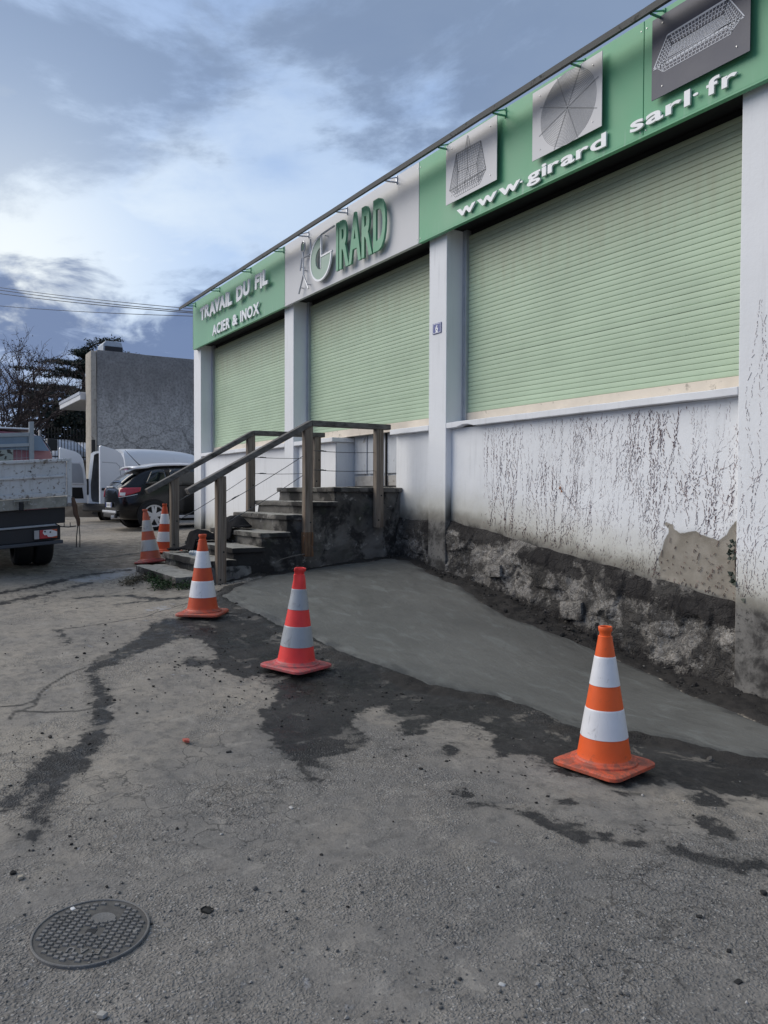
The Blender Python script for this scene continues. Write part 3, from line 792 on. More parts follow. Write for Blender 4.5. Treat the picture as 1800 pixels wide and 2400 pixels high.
# roller shutters: every slat its own piece
PITCHS = .0527
def slat_mesh(L):
    prof = [(-.002, .000), (-.0050, .0010), (-.0068, .0036), (-.0079, .0145), (-.0082, .026), (-.0079, .038), (-.0068, .0482), (-.0040, .0506), (.004, .0512), (.004, .0)]
    m_ = MB(); n = len(prof)
    vs = [(s*L/2, y, z) for s in (-1, 1) for y, z in prof]
    m_.add(vs, [(i, (i+1) % n, n+(i+1) % n, n+i) for i in range(n)]+[tuple(reversed(range(n))), tuple(range(n, 2*n))])
    return m_.mesh('slat', M['slat'])
rs0 = random.Random(3)
for k in range(3):
    x0, x1 = PIL[k][1], PIL[k+1][0]
    xa, xb = x0+.075, x1-.075
    sh = tag(put('roller_shutter', MB().box(xa+.01, xb-.01, YS+.03, YS+.05, 1.0, 3.23).mesh('roller_shutter', M['black']), bld))
    sm = slat_mesh(xb-xa)
    z = 1.003; i = 0
    while z < 3.16:
        s_ = bpy.data.objects.new('slat', sm); COL.objects.link(s_); s_.parent = sh; s_.location = ((xa+xb)/2, YS+rs0.gauss(0, .0006), z); s_.rotation_euler = (rs0.gauss(0, .022), 0, 0)
        z += PITCHS; i += 1
    m_ = MB().box(xa, xb, YS-.022, YS+.02, ZS+.012, 1.0).box(xa, xb, YS-.030, YS-.023, ZS+.012, ZS+.03)
    if k != 1: pass
    m_.build('bottom_bar', M['beige'], sh, bevel=.004)
    for xx, s in ((x0, 1), (x1, -1)):
        u0, u1 = sorted((xx+s*.004, xx+s*.075))
        g = MB().box(u0, u1, YS-.045, YS-.03, ZS, 3.23).box(*sorted((xx+s*.066, xx+s*.075)), YS-.0295, YS+.028, ZS, 3.23).box(*sorted((xx+s*.030, xx+s*.040)), YS-.052, YS-.0455, ZS, 3.23)
        g.build('guide_rail', M['alu'], bld)
MB().box(PIL[3][1], PIL[4][0], YS, YS+.05, ZS, 3.23).build('roller_shutter', M['slat'], bld)
# the double door under the middle shutter
dr = put('door', MB().box(DX0-.1, DX1+.1, 6.12, 6.16, -.2, 1.02).mesh('door', M['door']), bld)
w_ = (DX1-DX0)/2
for q in range(2):
    xL = DX0+.02+q*w_
    for j in range(2):
        MB().box(xL+.05+j*(w_-.06)/2, xL-.015+(j+1)*(w_-.06)/2+.03, 6.085, 6.118, .30, .98).build('door_panel', M['door'], dr, bevel=.01)
    MB().box(xL+.05, xL+w_-.03, 6.09, 6.118, .12, .27).build('kick_board', simple('peeling_kickboard', (.42, .40, .37), .8, .25, 6., spots=(.20, .16, .12)), dr, bevel=.006)
MB().box(-9.60, -9.575, 6.06, 6.084, .12, 1.0).box(-9.45, -9.425, 6.06, 6.084, .12, 1.0).build('door_bar', M['black'], dr)
MB().box(DX0, DX1, 6.0, 6.118, .085, .115).build('threshold', M['stair'], bld)
# a hefty ventilated skirting below: excavated foundation, rough stone and mortar
def foundation(x0, x1, seed, st=.015):
    xs = np.arange(x0, x1+st/2, st)
    g0 = gz(xs, 5.7)-.16
    lz = np.minimum(-.355-.147*(xs+7.39), -.345)+.02+.03*fbm(xs*3, xs*0, 3, seed)
    n = 72; T = np.linspace(0, 1, n)[:, None]
    X = np.repeat(xs[None], n, 0); Z = g0[None]*(1-T)+lz[None]*T
    bulge = .055*fbm(X*2.6, Z*2.6, 4, seed+1)+.03*fbm(X*8, Z*8, 3, seed+2)+.018*fbm(X*21, Z*21, 3, seed+3)
    courses = .02*np.sign(fbm(X*3.2, Z*4.8+.4*np.floor(X*2), 1, seed+4))
    up = np.clip((1-T)/.18, 0, 1); 
    foot = np.exp(-((Z-g0[None])/.16)**2)
    Y = YW-.012-up*(.05+np.clip(.55*bulge+.6*courses, -.03, .07)) - foot*.03
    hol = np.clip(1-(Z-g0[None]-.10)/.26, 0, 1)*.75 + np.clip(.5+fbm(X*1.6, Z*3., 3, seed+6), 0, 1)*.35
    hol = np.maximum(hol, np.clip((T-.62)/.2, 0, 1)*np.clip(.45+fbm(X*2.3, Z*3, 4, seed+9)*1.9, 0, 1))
    i_ = np.arange(X.size).reshape(X.shape)
    Fw = np.stack([i_[:-1, :-1], i_[:-1, 1:], i_[1:, 1:], i_[1:, :-1]], -1).reshape(-1, 4)
    return put('foundation', fast_mesh('foundation', np.stack([X, Y, Z], -1).reshape(-1, 3), Fw, M['rubble'], {'dark_zone': hol}), bld)
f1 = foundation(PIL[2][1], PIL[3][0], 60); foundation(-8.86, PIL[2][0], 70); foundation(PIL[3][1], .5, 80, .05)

def rough_box(name, x0, x1, y0, y1, z0, z1, mat, parent=None, cell=.06, amp=.008, freq=9., bev=.012, seed=0, taper=None):
    bm = bmesh.new(); bmesh.ops.create_cube(bm, size=1)
    for v in bm.verts:
        v.co = Vector((x0 if v.co.x < 0 else x1, y0 if v.co.y < 0 else y1, z0 if v.co.z < 0 else z1))
    if bev: bmesh.ops.bevel(bm, geom=list(bm.edges), offset=bev, segments=2, profile=.6, affect='EDGES')
    for ax in range(3):
        L = (x1-x0, y1-y0, z1-z0)[ax]; n = int(L/cell)
        if n > 0:
            es = [e for e in bm.edges if abs((e.verts[0].co-e.verts[1].co)[ax]) > L*.6]
            if es: bmesh.ops.subdivide_edges(bm, edges=es, cuts=min(n, 40), use_grid_fill=True)
    bm.normal_update()
    c = np.array([tuple(v.co) for v in bm.verts]); nn = np.array([tuple(v.normal) for v in bm.verts])
    d = amp*(fbm(c[:, 0]*freq+c[:, 2]*3.3+seed, c[:, 1]*freq+c[:, 2]*freq*.8, 3, 90+seed)+.5*fbm(c[:, 0]*freq*3+seed, c[:, 1]*freq*3+c[:, 2]*freq*3, 2, 95))
    c = c+nn*d[:, None]
    for v, p in zip(bm.verts, c): v.co = p
    me = bpy.data.meshes.new(name); bm.to_mesh(me); bm.free(); me.materials.append(mat)
    me.polygons.foreach_set('use_smooth', [True]*len(me.polygons)); me.set_sharp_from_angle(angle=R(50))
    return put(name, me, parent)
rs = random.Random(4)
M['stone'] = simple('foundation_stone', (.20, .19, .175), .9, .35, 9., spots=(.03, .028, .026), spot_at=(.50, .62), spot_scale=6., bump=.9, bscale=45.)
for xx, zz, w, h in [(-5.42, -1.16, .30, .19), (-6.6, -.86, .26, .14)]:
    st = rough_box('stone', -w/2, w/2, -.05, .06, -h/2, h/2, M['rubble'], bld, .05, .018, 9., .03, int(-xx*10))
    st.location = (xx+8.0, 5.722-6.0+rs.uniform(-.008, .008), zz+1.0); st.rotation_euler = (0, rs.uniform(-.12, .12), rs.uniform(-.1, .1))
# leaning slab of old paving against the wall foot
# ---------------------------------------------------------------- sign band
def sign(name, x0, x1, mat, label, joints=()):
    t = thing(name, ((x0+x1)/2, YFA, 3.16), label, 'sign', world=True)
    xs = [x0]+list(joints)+[x1]
    for a, c in zip(xs[:-1], xs[1:]):
        MB().box(a+.003, c-.003, YFA, YFA+.05, 3.165, 4.16).build('sign_panel', mat, t, bevel=.003)
    MB().box(x0+.003, x1-.003, YFA-.006, YFA+.048, 3.145, 3.162).build('edge_trim', mat, t)
    m_ = MB()
    for a in xs:
        for z in (3.2, 4.08):
            for s in (-1, 1): m_.lathe([(0, 0), (.007, 0), (.006, -.004), (0, -.005)], 8, axis='y', c=(a+s*.03, YFA, z))
    m_.build('screw', M['screw'], t)
    return t
sg1 = sign('shop_sign', -16.55, -11.875, M['green2'], 'green sign board at the far end reading TRAVAIL DU FIL ACIER & INOX')
sg2 = sign('shop_sign', -11.873, -7.965, M['offwhite'], 'off-white sign board with the green name GIRARD and a bent-wire stick man', )
sg3 = sign('shop_sign', -7.963, .88, M['green'], 'long green sign board lettered with a web address below three picture panels', joints=(-4.545, -1.2))
MB().box(-16.556, -16.552, YFA-.004, YFA+.26, 3.15, 4.16).build('end_trim', M['alu'], sg1)

_glyphs = {}
def glyph(ch, off=0., ext=.5):
    k = (ch, off, ext)
    if k not in _glyphs:
        cu = bpy.data.curves.new('glyph', 'FONT'); cu.body = ch; cu.size = 1; cu.offset = off; cu.resolution_u = 4
        cu.extrude = .5
        o = bpy.data.objects.new('glyph', cu); COL.objects.link(o)
        dg = bpy.context.evaluated_depsgraph_get(); me = bpy.data.meshes.new_from_object(o.evaluated_get(dg))
        bpy.data.objects.remove(o)
        n = len(me.vertices); c = np.zeros(n*3); me.vertices.foreach_get('co', c); c = c.reshape(-1, 3)
        _glyphs[k] = (me, c)
    return _glyphs[k]
def write(text, x0, x1, z0, cap, y, depth, mat, parent, off=0., gap=.12, space=.45, jig=None, capref='H', name='letter'):
    """raised letters along the wall, each its own mesh, filling x0..x1 with capitals 'cap' tall"""
    hc = glyph(capref, off)[1]; hb = hc[:, 1].min(); hh = hc[:, 1].max()-hb
    pos = []; x = 0.
    for ch in text:
        if ch == ' ': x += space; continue
        c = glyph(ch, off)[1]
        if pos: x += {'AC': -.09, 'AV': -.17, 'VA': -.17, 'TR': -.04, 'RA': -.07, 'AR': -.02, 'OX': -.04, 'AI': -.03}.get(pos[-1][0]+ch, 0.)
        pos.append((ch, x-c[:, 0].min())); x += np.ptp(c[:, 0])+gap
    k = (x1-x0)/(x-gap); out = []
    for i, (ch, ox) in enumerate(pos):
        me0, c = glyph(ch, off); me = me0.copy(); me.name = name
        q = np.empty_like(c)
        q[:, 0] = x0+(c[:, 0]+ox)*k
        q[:, 2] = z0+(c[:, 1]-hb)*cap/hh
        q[:, 1] = y-(c[:, 2]+.5)*depth
        if jig:
            cx, cz = q[:, 0].mean(), q[:, 2].mean(); sc, dz_, an = jig[i % len(jig)]
            dxx = (q[:, 0]-cx)*sc; dzz = (q[:, 2]-cz)*sc
            q[:, 0] = cx+dxx*math.cos(an)-dzz*math.sin(an); q[:, 2] = cz+dz_+dxx*math.sin(an)+dzz*math.cos(an)
        me.vertices.foreach_set('co', q.astype(np.float32).ravel()); me.materials.clear(); me.materials.append(mat); me.update()
        out.append(put(name, me, parent))
    return out
JIG = [(1.02, .0, .03), (1.0, .012, -.03), (1.05, -.008, .05), (1.04, .012, -.04), (.98, .0, .02), (1.06, .006, -.02), (1.02, -.01, .04)]
def pegs(t, spots, y0, y1, mat):
    m_ = MB()
    for x, z in spots: m_.tube([(x, y0, z), (x, y1, z)], .008, 6)
    m_.build('spacer', mat, t)
def double_write(text, x0, x1, z0, cap, parent, off, jig=None, **kw):
    write(text, x0, x1, z0, cap, YFA-.060, .022, M['letter_white'], parent, off, jig=jig, **kw)
double_write('TRAVAIL', -15.864, -14.08, 3.635, .262, sg1, .05, JIG, gap=.05)
double_write('DU', -13.83, -13.21, 3.635, .262, sg1, .05, JIG[2:], gap=.08)
double_write('FIL', -12.95, -12.41, 3.635, .262, sg1, .05, JIG[1:], gap=.08)
pegs(sg1, [(-15.7+i*.24, 3.7) for i in range(7)]+[(-13.7, 3.7), (-13.3, 3.7), (-12.88, 3.7), (-12.6, 3.7)], YFA, YFA-.06, M['letter_white'])
write('ACIER', -15.24, -14.28, 3.222, .208, YFA-.022, .02, M['letter_white'], sg1, .032, gap=.09)
write('&', -14.15, -13.88, 3.222, .208, YFA-.022, .02, M['letter_white'], sg1, .032)
write('INOX', -13.745, -12.86, 3.222, .208, YFA-.022, .02, M['letter_white'], sg1, .032, gap=.10)
pegs(sg1, [(-15.1+i*.22, 3.3) for i in range(4)]+[(-13.73, 3.3), (-13.1, 3.3)], YFA, YFA-.022, M['letter_white'])
write('IRARD', -9.955, -8.612, 3.262, .695, YFA-.055, .03, M['letter_green'], sg2, .03, gap=.06)
pegs(sg2, [(-9.9, 3.3), (-9.6, 3.4), (-9.3, 3.3), (-9.0, 3.3), (-8.75, 3.35), (-9.7, 3.8), (-8.85, 3.85)], YFA, YFA-.055, M['alu'])
write('www', -7.155, -6.08, 3.214, .088, YFA-.014, .02, M['letter_white'], sg3, .024, gap=.06, capref='x')
write('·', -6.075, -6.035, 3.252, .018, YFA-.022, .022, M['letter_white'], sg3, .0, capref='·')
write('girard', -5.982, -4.935, 3.214, .088, YFA-.014, .02, M['letter_white'], sg3, .024, gap=.05, capref='x')
write('sarl', -4.66, -4.05, 3.218, .088, YFA-.014, .02, M['letter_white'], sg3, .024, gap=.06, capref='x')
write('·', -4.015, -3.965, 3.262, .022, YFA-.022, .022, M['letter_white'], sg3, .0, capref='·')
write('fr', -3.90, -3.63, 3.216, .088, YFA-.014, .02, M['letter_white'], sg3, .024, gap=.06, capref='x')
# the big G with its bent arm
GC = (-10.447, 3.582)
def arc_pts(r, a0, a1, n=40): return [(GC[0]+r*math.cos(R(a0+(a1-a0)*i/n)), GC[1]+r*math.sin(R(a0+(a1-a0)*i/n))) for i in range(n+1)]
def ringmesh(ro, ri, a0, a1, y0, y1, m_=None, n=44):
    m_ = m_ or MB(); o_, i_ = arc_pts(ro, a0, a1, n), arc_pts(ri, a0, a1, n)
    for k in range(n):
        q = [o_[k], o_[k+1], i_[k+1], i_[k]]
        m_.hexa([(x, y1, z) for x, z in q], [(x, y0, z) for x, z in q])
    return m_
ring = ringmesh(.347, .318, 88, 362, YFA-.085, YFA-.06)
ring.box(GC[0]-.002, GC[0]+.026, YFA-.085, YFA-.06, 3.59, 3.93).box(GC[0]+.0265, -10.085, YFA-.085, YFA-.06, 3.588, 3.612).box(GC[0]-.002, GC[0]+.012, YFA-.0845, YFA-.0795, 3.42, 3.588)
ring.build('logo_outline', M['letter_white'], sg2)
fill = ringmesh(.3175, .165, 90, 270, YFA-.079, YFA-.06); ringmesh(.3175, .004, 270, 360, YFA-.079, YFA-.06, fill)
fill.build('logo_fill', M['logo_green'], sg2)
MB().beam((GC[0]+.01, YFA-.075, 3.93), (-10.01, YFA-.075, 3.945), .02, .02, (0, 1, 0)).build('logo_arm', M['alu'], sg2)
pegs(sg2, [(-10.7, 3.5), (-10.3, 3.4), (-10.5, 3.35), (-10.35, 3.9)], YFA, YFA-.055, M['alu'])
yb = YFA-.06
st_ = MB()
head = [(-11.067+.062*math.cos(a), yb, 3.915+.085*math.sin(a)) for a in np.linspace(-PI/2, 1.5*PI, 22)]
st_.tube(head, .014, 6, cap=False)
for pl in ([(-11.067, yb, 3.83), (-11.06, yb, 3.475)], [(-11.22, yb, 3.21), (-11.055, yb, 3.475), (-10.885, yb, 3.22)], [(-11.175, yb, 3.567), (-11.11, yb, 3.745), (-10.84, yb, 3.742)], [(-10.81, yb, 3.745), (-10.81, yb, 3.967)]):
    st_.tube(pl, .014, 6)
st_.build('stick_figure', M['alu'], sg2)
pegs(sg2, [(-11.18, 3.3), (-10.93, 3.3), (-11.06, 3.55), (-11.15, 3.62), (-10.95, 3.745)], YFA, YFA-.06, M['alu'])
MB().lathe([(0, 0), (.052, 0), (.052, -.012), (0, -.013)], 20, axis='y', c=(0, 0, 0)).build('stick_head', M['logo_green'], sg2).location = (-11.067-(-9.919), yb-YFA+.006, 3.915-3.16)
# strip hung along the top of the signs, on brackets
lt = thing('sign_awning', (-8, 5.3, 4.0), 'narrow weathered strip running on brackets along the top of the sign boards', 'awning', world=True)
def jag(x): return .006*float(fbm(np.array(x*1.7), np.array(2.), 3, 61))
n = 90; xs = np.linspace(-16.55, .9, n); m_ = MB()
rows = []
for y, z in ((5.285, 3.975), (5.28, 4.03), (5.30, 4.045), (5.43, 4.075), (5.43, 4.06), (5.30, 4.02), (5.298, 3.975)):
    rows.append([(x, y+jag(x+y*3), z+jag(x)*.8) for x in xs])
rows.append(rows[0])
m_.grid(np.array(rows), flip=False)
m_.build('awning_strip', M['strip'], lt, recalc=True)
for x in (-16.395, -14.917, -13.325, -11.916, -10.997, -9.774, -8.468, -7.323, -6.354, -5.237, -4.336, -3.2, -1.9, -.6):
    g_ = M['green2'] if x < -11.8 else (M['alu'] if x < -7.9 else M['green'])
    m_ = MB().box(x-.012, x+.012, YFA-.012, YFA-.001, 3.98+.07, 4.155)
    m_.tube([(x, YFA-.012, 4.07), (x, 5.5, 4.06), (x, 5.42, 4.055)], .011, 6); m_.tube([(x, YFA-.012, 4.135), (x, 5.44, 4.078)], .008, 6)
    m_.build('bracket', g_, lt)
# picture panels
def panel(x0, x1, z0, z1, mat, label, lines, ink, rings=None):
    t = thing('picture_panel', ((x0+x1)/2, 5.54, z0), label, 'picture', 'product picture panels on the green sign', world=True)
    MB().box(x0, x1, 5.54, 5.548, z0, z1).build('panel_sheet', mat, t)
    pr_ = MB(); W, H = x1-x0, z1-z0
    def P(u, v): return Vector((x0+u*W, 5.5385, z0+v*H))
    for ln, wd in lines:
        for a, c in zip(ln[:-1], ln[1:]):
            A, C_ = P(*a), P(*c)
            if (C_-A).length > 1e-4: pr_.beam(A, C_, wd, .0014, (0, 1, 0))
    pr_.build('printed_picture', ink, t)
    sc_ = MB()
    for u, v in ((.12, .12), (.88, .12), (.12, .9), (.88, .88)): 
        p = P(u, v); sc_.lathe([(0, 0), (.007, 0), (.006, -.004), (0, -.005)], 8, axis='y', c=tuple(p))
    sc_.build('screw', M['screw'], t)
    return t
def quadgrid(q, nu, nv, wd):
    a, b_, c, d = [np.array(p, float) for p in q]; out = []
    for i in range(nu+1):
        t = i/nu; out.append(([tuple(a+(b_-a)*t), tuple(d+(c-d)*t)], wd))
    for j in range(nv+1):
        t = j/nv; out.append(([tuple(a+(d-a)*t), tuple(b_+(c-b_)*t)], wd))
    return out
LA = quadgrid([(.22, .76), (.70, .74), (.62, .42), (.26, .45)], 12, 8, .0045)+quadgrid([(.22, .76), (.26, .45), (.24, .10), (.08, .22)], 7, 9, .004)+quadgrid([(.70, .74), (.62, .42), (.66, .10), (.80, .25)], 7, 9, .004) \
    + quadgrid([(.26, .45), (.62, .42), (.66, .16), (.24, .13)], 12, 8, .004)+quadgrid([(.08, .22), (.80, .25), (.68, .07), (.20, .06)], 14, 3, .004)
LA += [([(.08, .21), (.22, .77), (.70, .75), (.80, .25), (.08, .21)], .009), ([(.40, .72), (.43, .93), (.445, .96), (.46, .93), (.50, .72)], .008), ([(.445, .94), (.445, .44), (.39, .2)], .008), ([(.445, .44), (.52, .2)], .007)]
panel(-7.33, -6.425, 3.405, 4.10, M['panel_grey'], 'grey picture panel showing a wire basket with a tall handle, nearest the white sign', LA, M['ink_grey'])
LB = []
for k in range(25):
    r_ = .035+.36*k/24; LB.append(([(.53+r_*1.0*math.cos(a), .5+r_*1.28*math.sin(a)) for a in np.linspace(0, 2*PI, 40)], .0052))
for a in (20, 65, 110, 155):
    ca, sa = math.cos(R(a)), math.sin(R(a)); LB.append(([(.53-.45*ca, .5-.54*sa), (.53+.45*ca, .5+.54*sa)], .010))
panel(-5.877, -4.965, 3.40, 4.085, M['panel_grey'], 'grey picture panel showing a round wire fan guard with spokes', LB, M['ink_grey'])
LC = quadgrid([(.177, .70), (.79, .717), (.75, .58), (.224, .564)], 17, 3, .006)+quadgrid([(.224, .564), (.75, .58), (.815, .43), (.19, .44)], 17, 9, .0055)+quadgrid([(.177, .70), (.224, .564), (.13, .29), (.04, .40)], 4, 9, .005)+quadgrid([(.79, .717), (.75, .58), (.82, .31), (.93, .43)], 4, 9, .005) \
    + quadgrid([(.10, .40), (.89, .43), (.82, .30), (.13, .288)], 18, 3, .005)
LC += [([(.02, .375), (.177, .71), (.79, .73), (.945, .413), (.02, .375)], .013), ([(.06, .40), (.9, .43)], .013)]
panel(-4.412, -3.51, 3.39, 4.07, M['panel_dark'], 'dark picture panel showing a long white wire tray', LC, M['ink_white'])
# house number
hn = thing('house_number', (-7.70, 5.695, 1.985), 'small blue enamel house number plate 6 on the white pillar', 'sign', world=True)
def enamel(): return simple('blue_enamel', (.055, .075, .26), .25, .06)
MB().box(-7.788, -7.612, 5.690, 5.699, 1.985, 2.115).build('plate', enamel(), hn, bevel=.003)
fr = MB()
for a in ((-7.778, -7.622, 1.993, 1.998), (-7.778, -7.622, 2.102, 2.107), (-7.778, -7.773, 1.9985, 2.1015), (-7.627, -7.622, 1.9985, 2.1015)): fr.box(a[0], a[1], 5.6885, 5.6898, a[2], a[3])
fr.build('white_border', M['letter_white'], hn)
write('6', -7.725, -7.672, 2.012, .078, 5.6898, .002, M['letter_white'], hn, .02, capref='6', name='numeral')
MB().prism([(-7.73, 2.0), (-7.67, 2.0), (-7.685, 2.014), (-7.715, 2.014)], lambda u, v, k: (u, 5.6882+.0014*k, v)).build('enamel_chip', M['letter_white'], hn)

# ================================================================== STEPS UP TO THE DOOR
XR, XL = -8.60, -10.32
NOSE = [2.70, 3.06, 3.37, 3.73, 4.07, 4.40, 4.735]
TOPZ = [-.955, -.785, -.645, -.475, -.262, -.10, .086]
stp = thing('entrance_steps', (-9.5, 4.2, -1.0), 'worn dark concrete steps climbing to the landing at the workshop door', 'steps', world=True)
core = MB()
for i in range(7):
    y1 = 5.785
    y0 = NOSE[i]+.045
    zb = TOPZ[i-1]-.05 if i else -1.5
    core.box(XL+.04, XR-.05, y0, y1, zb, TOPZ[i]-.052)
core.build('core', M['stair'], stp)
# flank seen from the yard: rendered, bulging, one sheet with a stepped head
ys = np.concatenate([np.arange(2.72, 5.79, .024)]); ztop = np.array([TOPZ[max(0, int(np.searchsorted(NOSE, y-.03, side='right'))-1)] for y in ys])-.045
nn_ = 54; T = np.linspace(0, 1, nn_)[:, None]
for sx, name in ((1, 'flank'), (-1, 'flank')):
    xb = XR if sx > 0 else XL
    zb = gz(np.full(ys.shape, xb), ys)-.12
    Y = np.repeat(ys[None], nn_, 0); Z = zb[None]*(1-T)+ztop[None]*T
    bul = .030*fbm(Y*2.2, Z*2.2, 4, 101)+.016*fbm(Y*9, Z*9, 3, 102)+.006*fbm(Y*26, Z*26, 2, 103)
    low = np.clip(1-(Z+.95)/.35, 0, 1)
    X = xb + sx*(-.028+bul*(1-.7*T**3)-.05*low*np.clip((Y-3.6)/.6, 0, 1))
    i_ = np.arange(X.size).reshape(X.shape)
    Fw = np.stack([i_[:-1, :-1], i_[:-1, 1:], i_[1:, 1:], i_[1:, :-1]], -1).reshape(-1, 4)
    put(name, fast_mesh(name, np.stack([X, Y, Z], -1).reshape(-1, 3), Fw if sx > 0 else Fw[:, ::-1], M['stair']), stp)
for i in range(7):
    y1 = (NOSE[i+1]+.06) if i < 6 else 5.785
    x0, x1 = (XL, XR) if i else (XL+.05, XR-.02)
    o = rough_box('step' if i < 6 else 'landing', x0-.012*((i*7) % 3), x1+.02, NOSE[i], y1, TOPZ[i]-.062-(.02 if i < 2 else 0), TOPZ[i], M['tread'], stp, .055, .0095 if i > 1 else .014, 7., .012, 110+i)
for i in range(1, 7):
    rough_box('riser', XL+.03, XR-.03, NOSE[i]+.035, NOSE[i]+.075, TOPZ[i-1]-.01, TOPZ[i]-.055, M['stair'], stp, .07, .008, 9., .004, 130+i)
rough_box('riser', XL+.06, XR-.05, NOSE[0]+.05, NOSE[0]+.09, -1.35, TOPZ[0]-.07, M['stair'], stp, .07, .01, 9., .004, 129)
rough_box('footing', XR-.03, XR+.03, 2.98, 3.62, -1.12, -.86, simple('flaky_footing', (.16, .155, .145), .9, .35, 12., spots=(.03, .03, .03), spot_at=(.48, .6), bump=.8, bscale=40.), stp, .05, .02, 8., .02, 140)

# ------------------------------------------------------------------ timber handrails
def rail_thing(name, x, low, apex, end, posts, label, wires):
    t = thing(name, (x, 4.0, -1.0), label, 'handrail', 'timber handrails of the steps', world=True)
    for y, zb, zt, mt in posts:
        rough_box('post', x-.046, x+.046, y-.055, y+.055, zb, zt, M['wood'], t, .12, .004, 6., .007, int(y*10))
        if mt is not None:
            rough_box('rotten_post_end', x-.050, x+.050, y-.058, y+.058, zb-.002, zb+.30, M['rot'], t, .04, .009, 14., .006, 7).__setitem__('label', 'rotten orange-brown foot of the post')
        for k, zz in enumerate((zb+.10, zb+.42)):
            MB().lathe([(0, 0), (.011, 0), (.011, .004), (0, .004)], 10, axis='x', c=(x+.046, y+.02*(k*2-1), zz)).build('bolt_hole', M['black'], t)
    (y0, z0), (y1, z1), (y2, z2) = low, apex, end
    th, wd = .068, .118
    a = math.atan2(z1-z0, y1-y0); k = math.tan(a/2)*th
    m_ = MB(); vs = []
    ca, sa = math.cos(a), math.sin(a)
    for xx in (x-wd/2, x+wd/2):
        vs += [(xx, y0, z0), (xx, y0+sa*th, z0-ca*th), (xx, y1+k, z1-th), (xx, y1, z1)]
    m_.add(vs, [(0, 1, 2, 3), (7, 6, 5, 4), (0, 4, 5, 1), (1, 5, 6, 2), (3, 2, 6, 7), (0, 3, 7, 4)])
    m_.build('sloping_rail', M['rail'], t, bevel=.008)
    vs = []
    for xx in (x-wd/2, x+wd/2):
        vs += [(xx, y1+.003, z1), (xx, y1+k+.003, z1-th), (xx, y2, z2-th), (xx, y2, z2)]
    MB().add(vs, [(0, 1, 2, 3), (7, 6, 5, 4), (0, 4, 5, 1), (1, 5, 6, 2), (3, 2, 6, 7), (0, 3, 7, 4)]).build('level_rail', M['rail'], t, bevel=.008)
    for (ya, za, yb_, zb_) in wires:
        n_ = 9; sag = .012
        MB().tube([(x, ya+(yb_-ya)*i/n_, za+(zb_-za)*i/n_-sag*4*(i/n_)*(1-i/n_)) for i in range(n_+1)], .0042, 6).build('wire', M['cable'], t)
        d_ = Vector((0, yb_-ya, zb_-za)).normalized(); p = Vector((x, ya, za))
        MB().tube([p+d_*.05, p+d_*.08, p+d_*.085, p+d_*.14, p+d_*.145, p+d_*.18], [.004, .004, .009, .009, .004, .004], 8).build('turnbuckle', M['cable'], t)
    return t
def zz4(x, y): return 300+x*700/1659, 960+y*700/1659
def wire_px(a, b, x):
    p, q = at_x(*zz4(*a), x), at_x(*zz4(*b), x); return (p[1], p[2], q[1], q[2])
XH = -8.535
rail_thing('wooden_handrail', XH, (2.80, .045), (4.36, .905), (5.53, .912),
           [(3.21, -1.10, .20, None), (4.335, -.775, .84, 1), (5.37, -.44, .85, None)],
           'weathered timber handrail on the yard side of the steps, with a rotten post foot',
           [wire_px((545, 518), (972, 258), XH), wire_px((560, 622), (972, 365), XH), wire_px((1030, 228), (1368, 238), XH), wire_px((1030, 335), (1368, 340), XH)])
XH2 = -10.395
rail_thing('wooden_handrail', XH2, (2.86, .05), (4.385, .905), (5.55, .925),
           [(3.25, -.80, .22, None), (4.363, -.30, .84, None), (5.43, .09, .86, None)],
           'weathered timber handrail on the far side of the steps, beside the parked hatchback',
           [wire_px((285, 505), (655, 292), XH2), wire_px((285, 612), (655, 380), XH2), wire_px((703, 265), (1030, 268), XH2), wire_px((703, 355), (1030, 352), XH2)])

# ------------------------------------------------------------------ traffic cones
def cone_material(name, col, dirt, amount, obj=True):
    m, t = newmat(name); P = t.new('ShaderNodeTexCoord').outputs['Object']; z = t.sep(P)[2]
    n = t.noise(P, 7., 5, .6); n2 = t.noise(P, 22., 6, .68, .3)
    c = t.mix(t.lin(n, .3, .7), mul(col, .9), mul(col, 1.06))
    f = t.m('MULTIPLY', t.ss(t.m('ADD', n2, t.m('MULTIPLY', t.ss(z, .12, .0), .16)), .62-amount*.16, .74-amount*.06), .25+amount*.6)
    c = t.mix(f, c, dirt)
    t.put(t.p.inputs['Base Color'], c); t.put(t.p.inputs['Roughness'], t.lin(n2, .3, .7, .42, .62)); t.p.inputs['Specular IOR Level'].default_value = .4
    t.put(t.p.inputs['Normal'], t.bump(n2, .12, .003))
    return m
def band_material(name, col, dirt, amount):
    m, t = newmat(name); P = t.new('ShaderNodeTexCoord').outputs['Object']
    n = t.noise(P, 9., 5, .6); n2 = t.noise(t.vm('MULTIPLY', P, (1., 1., .45)), 16., 7, .68, .6)
    sc_ = t.noise(t.vm('MULTIPLY', P, (30., 30., 2.2)), 1.3, 4, .6)
    c = t.mix(t.lin(n, .3, .7), mul(col, .93), mul(col, 1.04))
    c = t.mix(t.m('MULTIPLY', t.ss(n2, .66-amount*.14, .74-amount*.1), .4+amount*.4), c, dirt)
    c = t.mix(t.m('MULTIPLY', t.ss(sc_, .60, .70), .25+.4*amount), c, dirt)
    t.put(t.p.inputs['Base Color'], c); t.p.inputs['Roughness'].default_value = .38; t.p.inputs['Specular IOR Level'].default_value = .5
    return m
H = .752
def cone_r(z): return .036+(.142-.036)*(1-(z-.055)/(.70-.055))
